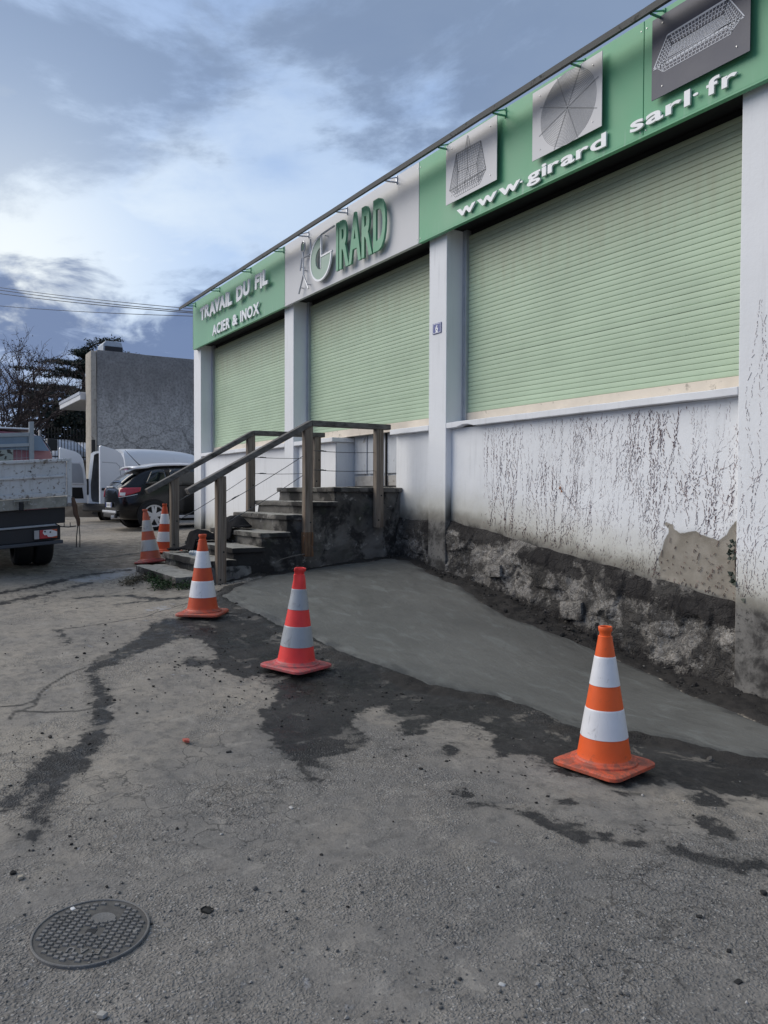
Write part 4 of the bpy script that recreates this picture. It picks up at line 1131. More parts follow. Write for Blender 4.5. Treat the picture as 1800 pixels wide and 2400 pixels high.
def traffic_cone(pos, label, orange, band, base_col, rz=0., tilt=(0, 0), dent=0., slant=0., plate=False, round_base=False):
    t = thing('traffic_cone', pos, label, 'traffic cone', 'traffic cones round the fresh concrete', (tilt[0], tilt[1], rz))
    def dn(o):
        if dent or slant:
            for v in o.data.vertices:
                x, y, z = v.co
                k = max(0., (z-.56)/.19)
                if dent:
                    a = math.atan2(y, x)
                    v.co.x = x*(1+dent*k*.55*math.cos(2*a+.5))+.006*k*k+dent*.006*k*math.sin(z*60)
                    v.co.y = y*(1+dent*k*.35*math.cos(3*a))-dent*.6*k*.05*max(0, math.cos(a+1.9))
                v.co.x += slant*z*z
        return o
    B = MB(); L = .205 if not round_base else .20
    # rubber plate with rounded corners and a raised ring
    def rr(h, rad, n=6):
        out = []
        for cx, cy, a0 in ((1, 1, 0), (-1, 1, 90), (-1, -1, 180), (1, -1, 270)):
            for i in range(n+1):
                a = R(a0+90*i/n); out.append((cx*(h-rad)+rad*math.cos(a), cy*(h-rad)+rad*math.sin(a)))
        return out
    rad = .055 if not round_base else .12
    lay = [(L-.008, rad, 0.), (L, rad, .006), (L, rad, .022), (L-.012, rad-.006, .030), (L-.03, rad-.014, .031)]
    rows = [[(x, y, z) for x, y in rr(h, rd)] for h, rd, z in lay]
    rows = [r_+[r_[0]] for r_ in rows]
    B.grid(np.array(rows)); top = rows[-1][:-1]; B.add(top, [tuple(range(len(top)))]); B.add(rows[0][:-1], [tuple(reversed(range(len(top))))])
    B.lathe([(.178, .0305), (.176, .040), (.166, .046), (.155, .047), (.150, .055), (.143, .058)], 36)
    dn(B.build('base', base_col, t, recalc=True, angle=40))
    ov = MB().lathe([(cone_r(.057)+.004, .050), (cone_r(.065), .066)]+[(cone_r(z), z) for z in np.linspace(.08, .69, 26)]+[(.037, .700), (.031, .704), (.031, .722), (.036, .728), (.037, .748), (.034, .752), (.027, .750), (.025, .69), (.03, .60)], 36)
    dn(ov.build('body', orange, t, angle=50))
    for z0, z1 in ((.166, .318), (.44, .594)):
        q = MB().lathe([(cone_r(z0)+.0005, z0), (cone_r(z0)+.0022, z0+.002)]+[(cone_r(z)+.0022, z) for z in np.linspace(z0+.01, z1-.01, 9)]+[(cone_r(z1)+.0022, z1-.002), (cone_r(z1)+.0005, z1)], 36)
        dn(q.build('reflective_band', band, t, angle=50))
    return t
org = cone_material('cone_orange', (.78, .115, .022), (.16, .08, .05), .32); orgb = cone_material('cone_base_orange', (.58, .105, .05), (.10, .075, .06), .55)
wht = band_material('band_white', (.72, .72, .74), (.24, .24, .24), .38)
org2 = cone_material('cone_orange_dull', (.56, .075, .022), (.14, .10, .08), .25); org2b = cone_material('cone_base_dull', (.47, .085, .045), (.13, .10, .09), .45)
red = cone_material('cone_pink_red', (.80, .050, .045), (.12, .06, .055), .25); redb = cone_material('cone_base_pink', (.55, .085, .085), (.16, .12, .115), .6)
gry = band_material('band_dirty_grey', (.36, .38, .40), (.17, .175, .18), .6)
old = cone_material('cone_faded', (.50, .115, .065), (.20, .13, .10), .5); oldb = cone_material('cone_base_faded', (.33, .05, .045), (.14, .08, .07), .5)
oldw = band_material('band_scuffed', (.46, .45, .44), (.20, .19, .185), .75)
def on_ground(x, y, lift=0.): return (x, y, float(gz(x, y))+lift+.004)
traffic_cone(on_ground(-2.823, 3.22, .012), 'bright orange traffic cone nearest the camera, at the edge of the wet concrete', org, wht, orgb, R(8))
traffic_cone(on_ground(-5.217, 2.557, .012), 'pink-red traffic cone with a crumpled tip and dirty grey bands', red, gry, redb, R(22), (R(-1), R(2)), dent=.7)
traffic_cone(on_ground(-6.985, 2.451, .012), 'dull orange traffic cone in front of the bottom steps', org2, wht, org2b, R(52))
traffic_cone(on_ground(-10.82, 3.05, .02), 'faded leaning traffic cone beside the bottom step', old, oldw, oldb, R(10), (R(3), R(-5)), slant=-.06, round_base=True)
traffic_cone(on_ground(-11.9, 3.57, .01), 'small-looking clean traffic cone behind the far handrail post', org2, wht, org2, R(30))

# ================================================================== VEHICLES
def paint(name, col, rough=.28, coat=.6, dirt=(.10, .095, .085), amount=.25):
    m, t = newmat(name); P = t.new('ShaderNodeTexCoord').outputs['Object']; z = t.sep(P)[2]
    n = t.noise(P, 3., 5, .6); n2 = t.noise(P, 15., 6, .65)
    f = t.m('MULTIPLY', t.ss(t.m('ADD', t.m('MULTIPLY', n2, .7), t.m('MULTIPLY', t.ss(z, .7, .15), .35)), .45, .8), amount)
    t.put(t.p.inputs['Base Color'], t.mix(f, col, dirt)); t.put(t.p.inputs['Roughness'], t.lin(n, .3, .7, rough*.8, rough*1.3))
    t.p.inputs['Coat Weight'].default_value = coat; t.p.inputs['Coat Roughness'].default_value = .06
    return m
M['glass'] = simple('car_glass', (.012, .016, .018), .06, .05, spec=.6, coat=.5)
M['black_paint'] = paint('black_car_paint', (.004, .005, .007), .16, .0, amount=.06)
M['white_paint'] = paint('white_car_paint', (.74, .75, .78), .3, .5)
M['van_white'] = paint('van_white_paint', (.76, .78, .80), .32, .4, amount=.28)
M['pink_paint'] = paint('faded_red_paint', (.40, .16, .20), .35, .4)
M['silver_paint'] = paint('silver_car_paint', (.42, .45, .50), .28, .6)
M['plastic'] = simple('dark_plastic', (.02, .02, .022), .55, .15, obj=True)
M['tyre'] = simple('tyre_rubber', (.014, .014, .015), .8, .2, 20., obj=True)
M['rim'] = simple('alloy_rim', (.62, .63, .65), .35, .06, metal=.25, obj=True)
M['lamp_red'] = simple('red_lens', (.36, .008, .02), .12, .1, coat=.8, obj=True)
M['lamp_white'] = simple('clear_lens', (.62, .62, .62), .12, .08, coat=.8, obj=True)
M['lamp_amber'] = simple('amber_lens', (.45, .085, .03), .15, .1, coat=.6, obj=True)
M['plate'] = simple('number_plate_white', (.70, .71, .72), .35, .04, obj=True)
M['ink'] = simple('plate_black', (.02, .02, .022), .5, .05, obj=True)

def loft(st, mat, name, parent, sub=1, close=(True, True)):
    """st: list of (x, [(y, z) ...]) half sections from the floor outwards and up to the roof centre"""
    m_ = MB(); rows = []
    for x, half in st:
        rows.append([(x, -y, z) for y, z in half]+[(x, y, z) for y, z in reversed(half)])
    n = len(rows[0]); rows_c = [r_+[r_[0]] for r_ in rows]
    m_.grid(np.array(rows_c))
    if close[0]: m_.add(rows[0], [tuple(range(n))])
    if close[1]: m_.add(rows[-1], [tuple(reversed(range(n)))])
    return m_.build(name, mat, parent, smooth=True, recalc=True, sub=sub)
def section(zb, yl, zm, ym, zbelt, ybelt, zr, yr):
    return [(yl*.6, zb), (yl, zb+.03), (ym-.01, zm-.12), (ym, zm+.06), ((ym+ybelt)/2+.02, (zm+zbelt)/2+.05), (ybelt, zbelt), (ybelt-.012, zbelt+.02), ((ybelt+yr)/2+.012, (zbelt+zr)/2), (yr+.035, zr-.05), (yr*.86, zr-.004), (yr*.4, zr+.018)]
def lerp_st(S, x):
    for a, c in zip(S[:-1], S[1:]):
        if a[0] <= x <= c[0]:
            t = (x-a[0])/(c[0]-a[0]); return [a[i]+(c[i]-a[i])*t for i in range(9)]
    return list(S[-1] if x > S[-1][0] else S[0])
def side_panel(S, poly, side, mat, name, parent, off=.012, n=10):
    """pane following the side of the body: poly in (x, t), t = 0 at the belt and 1 at the roof rail"""
    m_ = MB()
    def P(x, t):
        q = lerp_st(S, x); zb, yb, zr, yr = q[5]+.02, q[6]-.012, q[7]-.05, q[8]+.035
        bulge = .012*4*t*(1-t)
        return (x, side*(yb+(yr-yb)*t+bulge+off), zb+(zr-zb)*t)
    lo, hi = poly
    rows = []
    for j in range(5):
        v = j/4; rows.append([P(lo[0]+(lo[1]-lo[0])*i/n+(hi[0]+(hi[1]-hi[0])*i/n-lo[0]-(lo[1]-lo[0])*i/n)*v, .06+.86*v) for i in range(n+1)])
    m_.grid(np.array(rows), flip=side < 0)
    o = m_.build(name, mat, parent, smooth=True)
    s_ = o.modifiers.new('thick', 'SOLIDIFY'); s_.thickness = .01; s_.offset = 0
    return o
def wheel(parent, x, y, r, width, side, spokes=5, rim_r=.76, rim_mat=None, name='wheel'):
    """side = -1: outer face towards -y"""
    o = put(name, MB().lathe([(r*.72, -width/2), (r*.9, -width/2), (r*.97, -width*.42), (r, -width*.25), (r, width*.25), (r*.97, width*.42), (r*.9, width/2), (r*.72, width/2), (r*.72, -width/2)], 36, axis='y').mesh('wheel', M['tyre'], True), parent)
    o.location = (x, y, r)
    d_ = MB().lathe([(0, 0), (r*rim_r, 0), (r*rim_r, .02), (0, .02)], 32, axis='y', c=(0, side*width*.30-.01, 0)); d_.build('brake_disc', M['black'], o)
    rm = MB().lathe([(r*rim_r*.86, side*width*.38), (r*rim_r*.90, side*width*.53), (r*rim_r*1.0, side*width*.54), (r*rim_r*1.0, side*width*.30), (r*rim_r*.86, side*width*.30), (r*rim_r*.86, side*width*.38)], 40, axis='y')
    for k in range(spokes):
        for e in (-.17, .17):
            a = 2*PI*k/spokes+.3
            p0 = (r*.10*math.cos(a+e*2.4), side*width*.46, r*.10*math.sin(a+e*2.4)); p1 = (r*rim_r*.97*math.cos(a+e), side*width*.42, r*rim_r*.97*math.sin(a+e))
            rm.beam(p0, p1, min(.05, r*.15), .022, (0, 1, 0))
    rm.lathe([(0, side*width*.5), (r*.15, side*width*.49), (r*.16, side*width*.40), (0, side*width*.40)], 20, axis='y')
    rm.build('rim', rim_mat or M['rim'], o, recalc=True, angle=35)
    return o

# ------------------------------------------------------------------ black hatchback
CAR_POS = (-18.02, 4.90, float(gz(-17.6, 5.2)))
car = thing('parked_car', CAR_POS, 'black three-door hatchback with a white roof parked past the end of the workshop', 'car', rot=(0, 0, PI/2))
CS = [(-.735, .37, .50, .58, .62, .86, .52, .92, .40), (-.70, .28, .62, .56, .72, .93, .64, .965, .48), (-.60, .24, .71, .55, .80, .965, .72, 1.05, .54), (-.45, .22, .76, .55, .83, .98, .755, 1.19, .56), (-.18, .21, .79, .55, .85, .98, .78, 1.37, .555),
      (.15, .20, .80, .55, .855, .97, .795, 1.445, .57), (.8, .19, .80, .55, .855, .95, .80, 1.475, .58), (1.4, .19, .80, .55, .855, .94, .80, 1.445, .575), (1.75, .19, .80, .55, .855, .93, .80, 1.36, .56), (2.35, .20, .80, .55, .85, .92, .77, .98, .66),
      (2.9, .22, .76, .52, .80, .82, .70, .86, .60), (3.15, .26, .66, .48, .68, .68, .58, .70, .48)]
loft([(q[0], section(*q[1:])) for q in CS], M['black_paint'], 'body', car)
from mathutils.bvhtree import BVHTree
_dg = bpy.context.evaluated_depsgraph_get(); _dg.update(); car_bvh = BVHTree.FromObject(car.children[0], _dg)
# white floating roof with its spoiler
m_ = MB(); rows = []
for x in np.linspace(-.38, 1.78, 15):
    q = lerp_st(CS, max(x, -.10)); zr, yr = q[7], q[8]
    if x < -.10: zr -= (-.10-x)*.10
    rows.append([(x, y*(yr+.015), zr+.034-.045*abs(y)**3) for y in np.linspace(-1, 1, 9)])
m_.grid(np.array(rows)); o = m_.build('roof', M['white_paint'], car, smooth=True); s_ = o.modifiers.new('thick', 'SOLIDIFY'); s_.thickness = .035
put('brake_lamp', MB().box(-.392, -.38, -.16, .16, 1.355, 1.372).mesh('brake_lamp', M['lamp_red']), car)
MB().tube([(-.05, .0, 1.45), (-.11, 0, 1.50), (-.40, 0, 1.80)], [.018, .010, .004], 6).build('aerial', M['black'], car)
# rear window
m_ = MB(); rows = []
for t in np.linspace(0, 1, 7):
    x = -.60+(.60-.30)*t; q = lerp_st(CS, x); rows.append([(x-.014, y*(q[8]+.03), q[7]+.018-.05*abs(y)**3) for y in np.linspace(-1, 1, 9)])
m_.grid(np.array(rows)); o = m_.build('rear_window', M['glass'], car, smooth=True); s_ = o.modifiers.new('thick', 'SOLIDIFY'); s_.thickness = .008
for sd_ in (-1, 1):
    side_panel(CS, [(-.16, .34), (.02, .30)], sd_, M['glass'], 'side_window', car)
    side_panel(CS, [(.40, 1.98), (.42, 1.56)], sd_, M['glass'], 'side_window', car)
    m_ = MB(); q = lerp_st(CS, 1.0)
    m_.tube([(.98, sd_*.868, .80), (1.0, sd_*.885, .805), (1.12, sd_*.885, .805), (1.14, sd_*.868, .80)], .013, 6).build('door_handle', M['rim'], car)
    MB().tube([(.34, sd_*.858, .24), (.32, sd_*.868, .55), (.36, sd_*.832, .93)], .005, 5).tube([(1.62, sd_*.858, .26), (1.66, sd_*.868, .55), (1.72, sd_*.832, .93)], .005, 5).build('door_gap', M['black'], car)
    MB().box(.35, 2.05, *sorted((sd_*.835, sd_*.875)), .26, .33).build('sill_trim', M['rim'], car, bevel=.01)
    # tail lamp wraps round the corner, moulded onto the body
    def hug(az, z, off):
        piv = Vector((.15, sd_*.25, z)); dr_ = Vector((-math.cos(az), sd_*math.sin(az), 0))
        hit = car_bvh.ray_cast(piv+dr_*3, -dr_); p_ = hit[0] if hit[0] is not None else piv+dr_*.85
        return tuple(p_+dr_*off)
    n = 16; az_ = np.linspace(R(27), R(53), n)
    rows = [[hug(a_, .73+(.93-.73)*v + (.12*(i/(n-1))**1.4)*(1-v) + .015*(i/(n-1)), .016) for i, a_ in enumerate(az_)] for v in np.linspace(0, 1, 6)]
    m_ = MB(); m_.grid(np.array(rows), flip=sd_ > 0); o = m_.build('tail_lamp', M['lamp_red'], car, smooth=True); q_ = o.modifiers.new('thick', 'SOLIDIFY'); q_.thickness = .03; q_.offset = 0
    rows = [[hug(a_, .765+.07*v, .034) for a_ in np.linspace(R(29), R(36), 6)] for v in np.linspace(0, 1, 4)]
    m_ = MB(); m_.grid(np.array(rows), flip=sd_ > 0); q_ = m_.build('reversing_lens', M['lamp_white'], o, smooth=True)
    rows = [[hug(a_, .722+.012*v+.12*max(0, (a_-R(27))/R(33))**1.4, .033) for a_ in np.linspace(R(28), R(50), 10)] for v in (0, 1)]
    m_ = MB(); m_.grid(np.array(rows), flip=sd_ > 0); m_.build('lamp_strip', M['lamp_white'], o, smooth=True)
    MB().lathe([(.36, 0), (.36, sd_*.01), (0, sd_*.01)], 32, axis='y', c=(0, sd_*.853, .335)).build('wheel_arch', M['black'], car)
    MB().lathe([(.36, 0), (.36, sd_*.01), (0, sd_*.01)], 32, axis='y', c=(2.46, sd_*.85, .335)).build('wheel_arch', M['black'], car)
    wheel(car, 0, sd_*.81, .322, .20, sd_); wheel(car, 2.46, sd_*.81, .322, .20, sd_)
    MB().tube([(1.72, sd_*.80, 1.0), (1.70, sd_*.90, 1.03), (1.70, sd_*1.0, 1.04)], [.03, .075, .06], 8).build('door_mirror', M['white_paint'], car)
MB().box(-.775, -.745, -.62, .62, .375, .43).build('bumper_strip', M['rim'], car, bevel=.012)
MB().box(-.765, -.70, -.55, .55, .27, .372).build('diffuser', M['plastic'], car, bevel=.02)
for y in (-.45,): MB().lathe([(.038, -.10), (.042, -.10), (.042, .08), (.036, .08), (.036, -.09)], 16, axis='x', c=(-.72, y, .285)).build('exhaust', M['rim'], car, recalc=True)
pl = put('number_plate', MB().box(-.772, -.760, -.26, .26, .50, .61).mesh('number_plate', M['plate']), car)
MB().box(-.774, -.7725, .215, .258, .502, .608).box(-.774, -.7725, -.258, -.215, .502, .608).build('plate_band', simple('plate_blue', (.03, .06, .30), .4, .05), pl)
m_ = MB()
for i in range(7):
    if i in (2, 5): continue
    u = .18-i*.055; m_.box(-.774, -.7725, u-.036, u-.024, .525, .585); m_.box(-.774, -.7725, u-.016, u-.006, .525, .585); m_.box(-.774, -.7725, u-.0235, u-.0165, .55, .56)
m_.build('plate_mark', M['ink'], pl)
MB().box(-.752, -.728, -.30, .30, .945, .972).build('tailgate_trim', M['rim'], car, bevel=.008)

# ------------------------------------------------------------------ white van, rear doors open
def dq(x, depth, lift=0):
    v = _d(x, 1200)*depth; return v
A_ = dq(199, 21.0); B_ = dq(303, 19.95); mid = (A_+B_)/2; rv = (B_-A_)[:2]/np.linalg.norm((B_-A_)[:2])
hd = math.atan2(rv[0], -rv[1])      # heading: right vector turned left by 90 degrees
van = thing('parked_van', (mid[0], mid[1], float(gz(mid[0], mid[1]))-.06), 'white panel van with both rear doors standing open beside the concrete wall', 'van', rot=(0, 0, hd))
VS = [(0.02, .34, .80, .62, .875, 1.10, .85, 1.95, .66), (.35, .30, .84, .62, .89, 1.10, .87, 2.02, .69), (1.6, .28, .84, .62, .89, 1.10, .87, 2.04, .70), (2.5, .28, .84, .62, .89, 1.08, .865, 1.99, .68), (2.9, .28, .84, .62, .885, 1.05, .86, 1.82, .64), (3.55, .30, .82, .58, .86, .97, .80, 1.06, .72), (4.1, .32, .76, .54, .80, .84, .70, .88, .62), (4.32, .38, .62, .50, .66, .66, .55, .68, .5)]
vbody = loft([(q[0], section(*q[1:])) for q in VS], M['van_white'], 'body', van, sub=1, close=(False, True))
# load bay liner joined at the rear frame
IN = [(x, [(y*.80, .30+z*.82) for y, z in section(*q)]) for x, q in ((.02, VS[0][1:]), (2.3, VS[2][1:]))]
loft(IN, simple('van_liner', (.11, .115, .125), .7, .25, 4.), 'load_bay', van, sub=0, close=(False, True))
m_ = MB(); a = section(*VS[0][1:]); c = IN[0][1]
ra = [(.02, -y, z) for y, z in a]+[(.02, y, z) for y, z in reversed(a)]; rc = [(.03, -y, z) for y, z in c]+[(.03, y, z) for y, z in reversed(c)]
m_.grid(np.array([ra+[ra[0]], rc+[rc[0]]])); m_.build('rear_frame', M['van_white'], van, recalc=True)
m_ = MB().box(-.16, .12, -.86, .86, .33, .55); m_.build('bumper', M['plastic'], van, bevel=.05, seg=3)
for sd_ in (-1, 1):
    MB().box(-.025, .10, *sorted((sd_*.80, sd_*.885)), .78, 1.22).build('lamp_housing', M['plastic'], van, bevel=.02)
    t_ = MB().box(-.04, .07, *sorted((sd_*.815, sd_*.89)), .82, 1.14).build('tail_lamp', M['lamp_red'], van, bevel=.02)
    MB().lathe([(.40, 0), (.40, sd_*.01), (0, sd_*.01)], 28, axis='y', c=(.75, sd_*.886, .34)).build('wheel_arch', M['black'], van)
    wheel(van, .75, sd_*.80, .33, .20, sd_, rim_mat=M['plastic']); wheel(van, 3.4, sd_*.80, .33, .20, sd_, rim_mat=M['plastic'])
    side_panel(VS, [(2.75, 3.75), (2.72, 2.95)], sd_, M['glass'], 'side_window', van)
    # pressed swages on the flank
    y = .885
    for x0, x1 in ((.42, 1.35), (1.42, 2.45)):
        yo = lambda x, z: lerp_st(VS, x)[6]-.012+(lerp_st(VS, x)[8]+.035-lerp_st(VS, x)[6]+.012)*max(0, (z-1.04)/.78)+.012
        pts = [(x0, 1.06), (x0+.02, 1.42), (x0+.12, 1.56), (x1-.10, 1.58), (x1-.02, 1.48), (x1, 1.06)]
        MB().tube([(x, sd_*yo(x, z), z) for x, z in pts], .008, 5).build('swage', simple('van_seam', (.22, .23, .25), .6, .1), van)
    MB().tube([(2.62, sd_*.885, .4), (2.60, sd_*.88, 1.0), (2.58, sd_*.79, 1.6), (2.56, sd_*.72, 1.78)], .007, 5).build('door_gap', M['black'], van)
    MB().tube([(3.0, sd_*.85, 1.02), (3.0, sd_*.97, 1.10), (3.0, sd_*1.08, 1.12)], [.03, .09, .07], 8).build('door_mirror', M['plastic'], van)
m_ = MB().box(.35, 1.2, -.55, .0, .62, 1.05).build('cargo_box', simple('blue_crate', (.03, .07, .16), .6, .1), van)
def van_door(side, ang, label):
    """barn door hinged on the side's rear edge; built shut along -side, swung by ang"""
    h = Vector((0.0, side*.845, 0)); W = .80
    def prof(u):   # outline of top edge: follows the body's lean
        return 1.74
    out = [(0, .56), (W, .56), (W, 2.0), (W-.03, 2.03), (.34, 1.94), (.20, 1.86), (.12, 1.72), (.05, 1.32), (0, 1.05)]
    ca, sa = math.cos(ang), math.sin(ang)
    def T(u, v, d):      # u from hinge, v height, d outward (rearwards when shut)
        x, y = -d, -side*u
        return (h.x+x*ca-y*sa, h.y+x*sa+y*ca, v)
    m_ = MB().prism(out if side < 0 else out[::-1], lambda u, v, k: T(u, v, .035 if k == 0 else -.03))
    d_ = m_.build('rear_door', M['van_white'], van, recalc=True, bevel=.012)
    if label: d_['label'] = label
    ins = [(.13, 1.10), (W-.10, 1.10), (W-.10, 1.62), (.25, 1.62), (.17, 1.50)]
    MB().prism([(.10, 1.06), (W-.07, 1.06), (W-.07, 1.66), (.22, 1.66), (.14, 1.52)], lambda u, v, k: T(u, v, -.031-.022*k)).build('inner_frame', simple('door_inner', (.66, .67, .69), .5, .08), d_, recalc=True, bevel=.01)
    MB().prism(ins, lambda u, v, k: T(u, v, -.0535-.002*k)).build('inner_panel', simple('door_inner_panel', (.36, .38, .41), .5, .06), d_, recalc=True)
    MB().prism([(.12, .68), (W-.28, .68), (W-.26, .98), (.16, .98)], lambda u, v, k: T(u, v, -.031-.006*k)).build('map_pocket', M['black'], d_, recalc=True)
    MB().prism([(W-.085, 1.30), (W-.05, 1.30), (W-.05, 1.50), (W-.085, 1.50)], lambda u, v, k: T(u, v, -.0485-.01*k)).build('latch_slot', M['black'], d_, recalc=True)
    if side < 0:
        MB().tube([T(u, v, .036) for u, v in ((.18, 1.10), (.24, 1.52), (.34, 1.60), (W-.06, 1.61))], .006, 5).build('window_seam', simple('van_door_seam', (.25, .26, .28), .6, .1), d_)
        MB().prism([(W-.16, .90), (W-.04, .90), (W-.04, .96), (W-.16, .96)], lambda u, v, k: T(u, v, .036+.02*k)).build('door_handle', M['plastic'], d_, recalc=True)
    return d_
van_door(-1, R(88), 'open rear door seen from outside'); van_door(1, R(-93), 'open rear door showing its inside panel and black pocket')

# ------------------------------------------------------------------ dropside tipper truck, seen from the tail
TR = thing('tipper_truck', (-10.10, .885, -.965), 'battered white dropside tipper truck with a broken tail light', 'truck', rot=(0, 0, PI))
def lean(y, z): return z + (-y-1.0)*.075*(1. if z > .3 else 0.)
def tbuild(m_, name, mat, parent=TR, **kw):
    m_.v = [(x, y, lean(y, z)) for x, y, z in m_.v]; return m_.build(name, mat, parent, **kw)
def truck_paint():
    m, t = newmat('battered_white_paint'); P = t.new('ShaderNodeTexCoord').outputs['Object']; x, y, z = t.sep(P)
    n = t.noise(P, 3., 5, .6); n2 = t.noise(P, 17., 7, .68, .4); n3 = t.noise(t.vm('MULTIPLY', P, (6., 6., 1.)), 3., 5, .6)
    c = t.mix(t.lin(n, .3, .7), (.47, .475, .475), (.62, .625, .63))
    c = t.mix(t.m('MULTIPLY', t.ss(n3, .52, .72), .45), c, (.32, .30, .26))
    c = t.mix(t.m('MULTIPLY', t.ss(t.m('ADD', n2, t.m('MULTIPLY', t.ss(z, 1.0, .78), .13)), .55, .64), .85), c, (.15, .115, .085))
    c = t.mix(t.ss(t.noise(P, 7., 6, .7, .8), .645, .675), c, (.035, .028, .024))
    t.put(t.p.inputs['Base Color'], c); t.p.inputs['Roughness'].default_value = .62
    t.put(t.p.inputs['Normal'], t.bump(n2, .3, .004)); return m
M['truck'] = truck_paint()
M['truck_dirty'] = simple('muddy_white_paint', (.27, .26, .225), .75, .3, 9., spots=(.48, .48, .46), spot_at=(.56, .66), spot_scale=16., obj=True)
M['rust'] = simple('rusty_steel', (.09, .05, .032), .8, .35, 14., spots=(.20, .16, .13), obj=True)
tg = tbuild(MB().box(0.0, .03, -.93, .93, .98, 1.385), 'tailgate', M['truck'], bevel=.006)
tbuild(MB().box(-.03, -.001, -.985, .985, 1.355, 1.395), 'top_rim', M['truck'], tg, bevel=.008)
tbuild(MB().box(-.028, -.001, -.90, .90, 1.165, 1.195), 'rib', M['truck'], tg, bevel=.008)
tbuild(MB().box(-.035, -.001, -.93, .93, .935, .985), 'rib', M['truck'], tg, bevel=.008)
for y in (-.935, .935):
    s_ = -1 if y < 0 else 1
    tbuild(MB().box(-.025, .055, *sorted((y, y+s_*.055)), .80, 1.352), 'corner_post', M['truck'], bevel=.006)
    tbuild(MB().box(.056, 3.15, *sorted((y+s_*.012, y+s_*.042)), .90, 1.37), 'side_board', M['truck'], bevel=.005)
    tbuild(MB().box(.056, 3.15, *sorted((y+s_*.043, y+s_*.06)), 1.30, 1.34).box(.056, 3.15, *sorted((y+s_*.043, y+s_*.06)), .95, .99).box(1.55, 1.60, *sorted((y+s_*.043, y+s_*.058)), .995, 1.295), 'side_rib', M['truck'])
tbuild(MB().box(-.018, .05, -.93, .93, .80, .93), 'bed_beam', M['truck_dirty'], bevel=.006)
tbuild(MB().box(.056, 3.15, -.93, .93, .84, .90), 'bed_floor', M['truck_dirty'])
for y in (-.42, .42):
    l_ = tbuild(MB().box(-.04, -.02, y-.085, y-.07, .86, .935).box(-.04, -.02, y+.07, y+.085, .86, .935).box(-.055, -.04, y-.09, y+.09, .90, .915), 'latch', M['truck_dirty'], bevel=.003)
    tbuild(MB().box(-.06, -.021, y-.02, y+.03, .79, .895), 'hook', M['black'], l_, bevel=.008)
tbuild(MB().box(.10, 4.8, -.42, -.30, .52, .79).box(.10, 4.8, .30, .42, .52, .79).box(.05, .12, -.92, .92, .60, .79), 'chassis', M['plastic'])
tbuild(MB().box(.0, .06, -.82, .82, .575, .60), 'tow_bar', M['steel'], bevel=.004)
tbuild(MB().box(.02, .07, -.86, .86, .40, .572), 'light_board', M['plastic'], bevel=.006)
tbuild(MB().box(-.05, .06, -.88, .88, .355, .397), 'bumper', simple('dark_bumper_steel', (.045, .05, .06), .5, .2, obj=True), bevel=.008)
for s_ in (-1, 1):
    y0 = s_*.55; lm = tbuild(MB().box(-.02, .019, *sorted((y0, y0+s_*.27)), .425, .545), 'tail_light', M['plastic'], bevel=.006)
    def seg(a, c, z0, z1, name, mat, x0=-.032):
        tbuild(MB().box(x0, -.0205, *sorted((y0+s_*a, y0+s_*c)), z0, z1), name, mat, lm, bevel=.004)
    seg(.006, .062, .432, .538, 'grey_lens', simple('scuffed_lens', (.36, .35, .345), .4, .1, obj=True)); seg(.066, .20, .432, .538, 'red_lens', M['lamp_red'])
    seg(.204, .264, .432, .538, 'amber_lens', M['lamp_amber'])
    br = MB().prism([(.10, .50), (.11, .535), (.20, .535), (.262, .505), (.262, .455), (.20, .445), (.16, .45), (.145, .475), (.12, .475)], lambda u, v, k: (-.0335-.003*(1-k), y0+s_*u, v))
    tbuild(br, 'broken_lens', M['lamp_white'], lm, recalc=True)
    for u in (.125, .185): tbuild(MB().lathe([(0, 0), (.010, 0), (.009, -.006), (0, -.007)], 10, axis='x', c=(-.037, y0+s_*u, .505-(.185-u)*-.2)), 'bulb', M['black'], lm)
    for k, yy in enumerate((.885, .645)):
        wheel(TR, 1.12, s_*(yy-.08), .335, .225, s_, rim_mat=M['plastic'], rim_r=.6)
    wheel(TR, 3.9, s_*.80, .335, .22, s_, rim_mat=M['plastic'], rim_r=.6)
tbuild(MB().tube([(1.12, -.9, .335), (1.12, .9, .335)], .07, 10).lathe([(0, -.2), (.16, -.1), (.16, .1), (0, .2)], 16, axis='y', c=(1.12, 0, .34)), 'axle', M['black'])
tbuild(MB().box(.5, 1.75, -.95, -.50, .70, .73).box(.5, 1.75, .50, .95, .70, .73), 'mudguard', M['plastic'])
# rusty lever hanging at the corner with two bent wires
lv = tbuild(MB().tube([(-.01, -.995, .905), (-.03, -1.02, .80), (-.03, -1.03, .70), (-.04, -1.055, .63), (-.04, -1.062, .55)], [.022, .03, .028, .024, .018], 8), 'lever', M['rust'])
tbuild(MB().tube([(-.04, -1.066, .56), (-.045, -1.075, .42), (-.05, -1.072, .29)], .006, 6).tube([(-.04, -1.05, .55), (-.06, -1.032, .42), (-.06, -1.03, .29)], .006, 6).tube([(.0, -.80, .60), (.0, -.86, .56), (.0, -.95, .545), (.0, -1.04, .55)], .007, 6).tube([(.0, -.90, .60), (.0, -.90, .552)], .005, 5).tube([(.0, -.97, .60), (.0, -.97, .548)], .005, 5), 'hanging_wire', M['black'], lv)
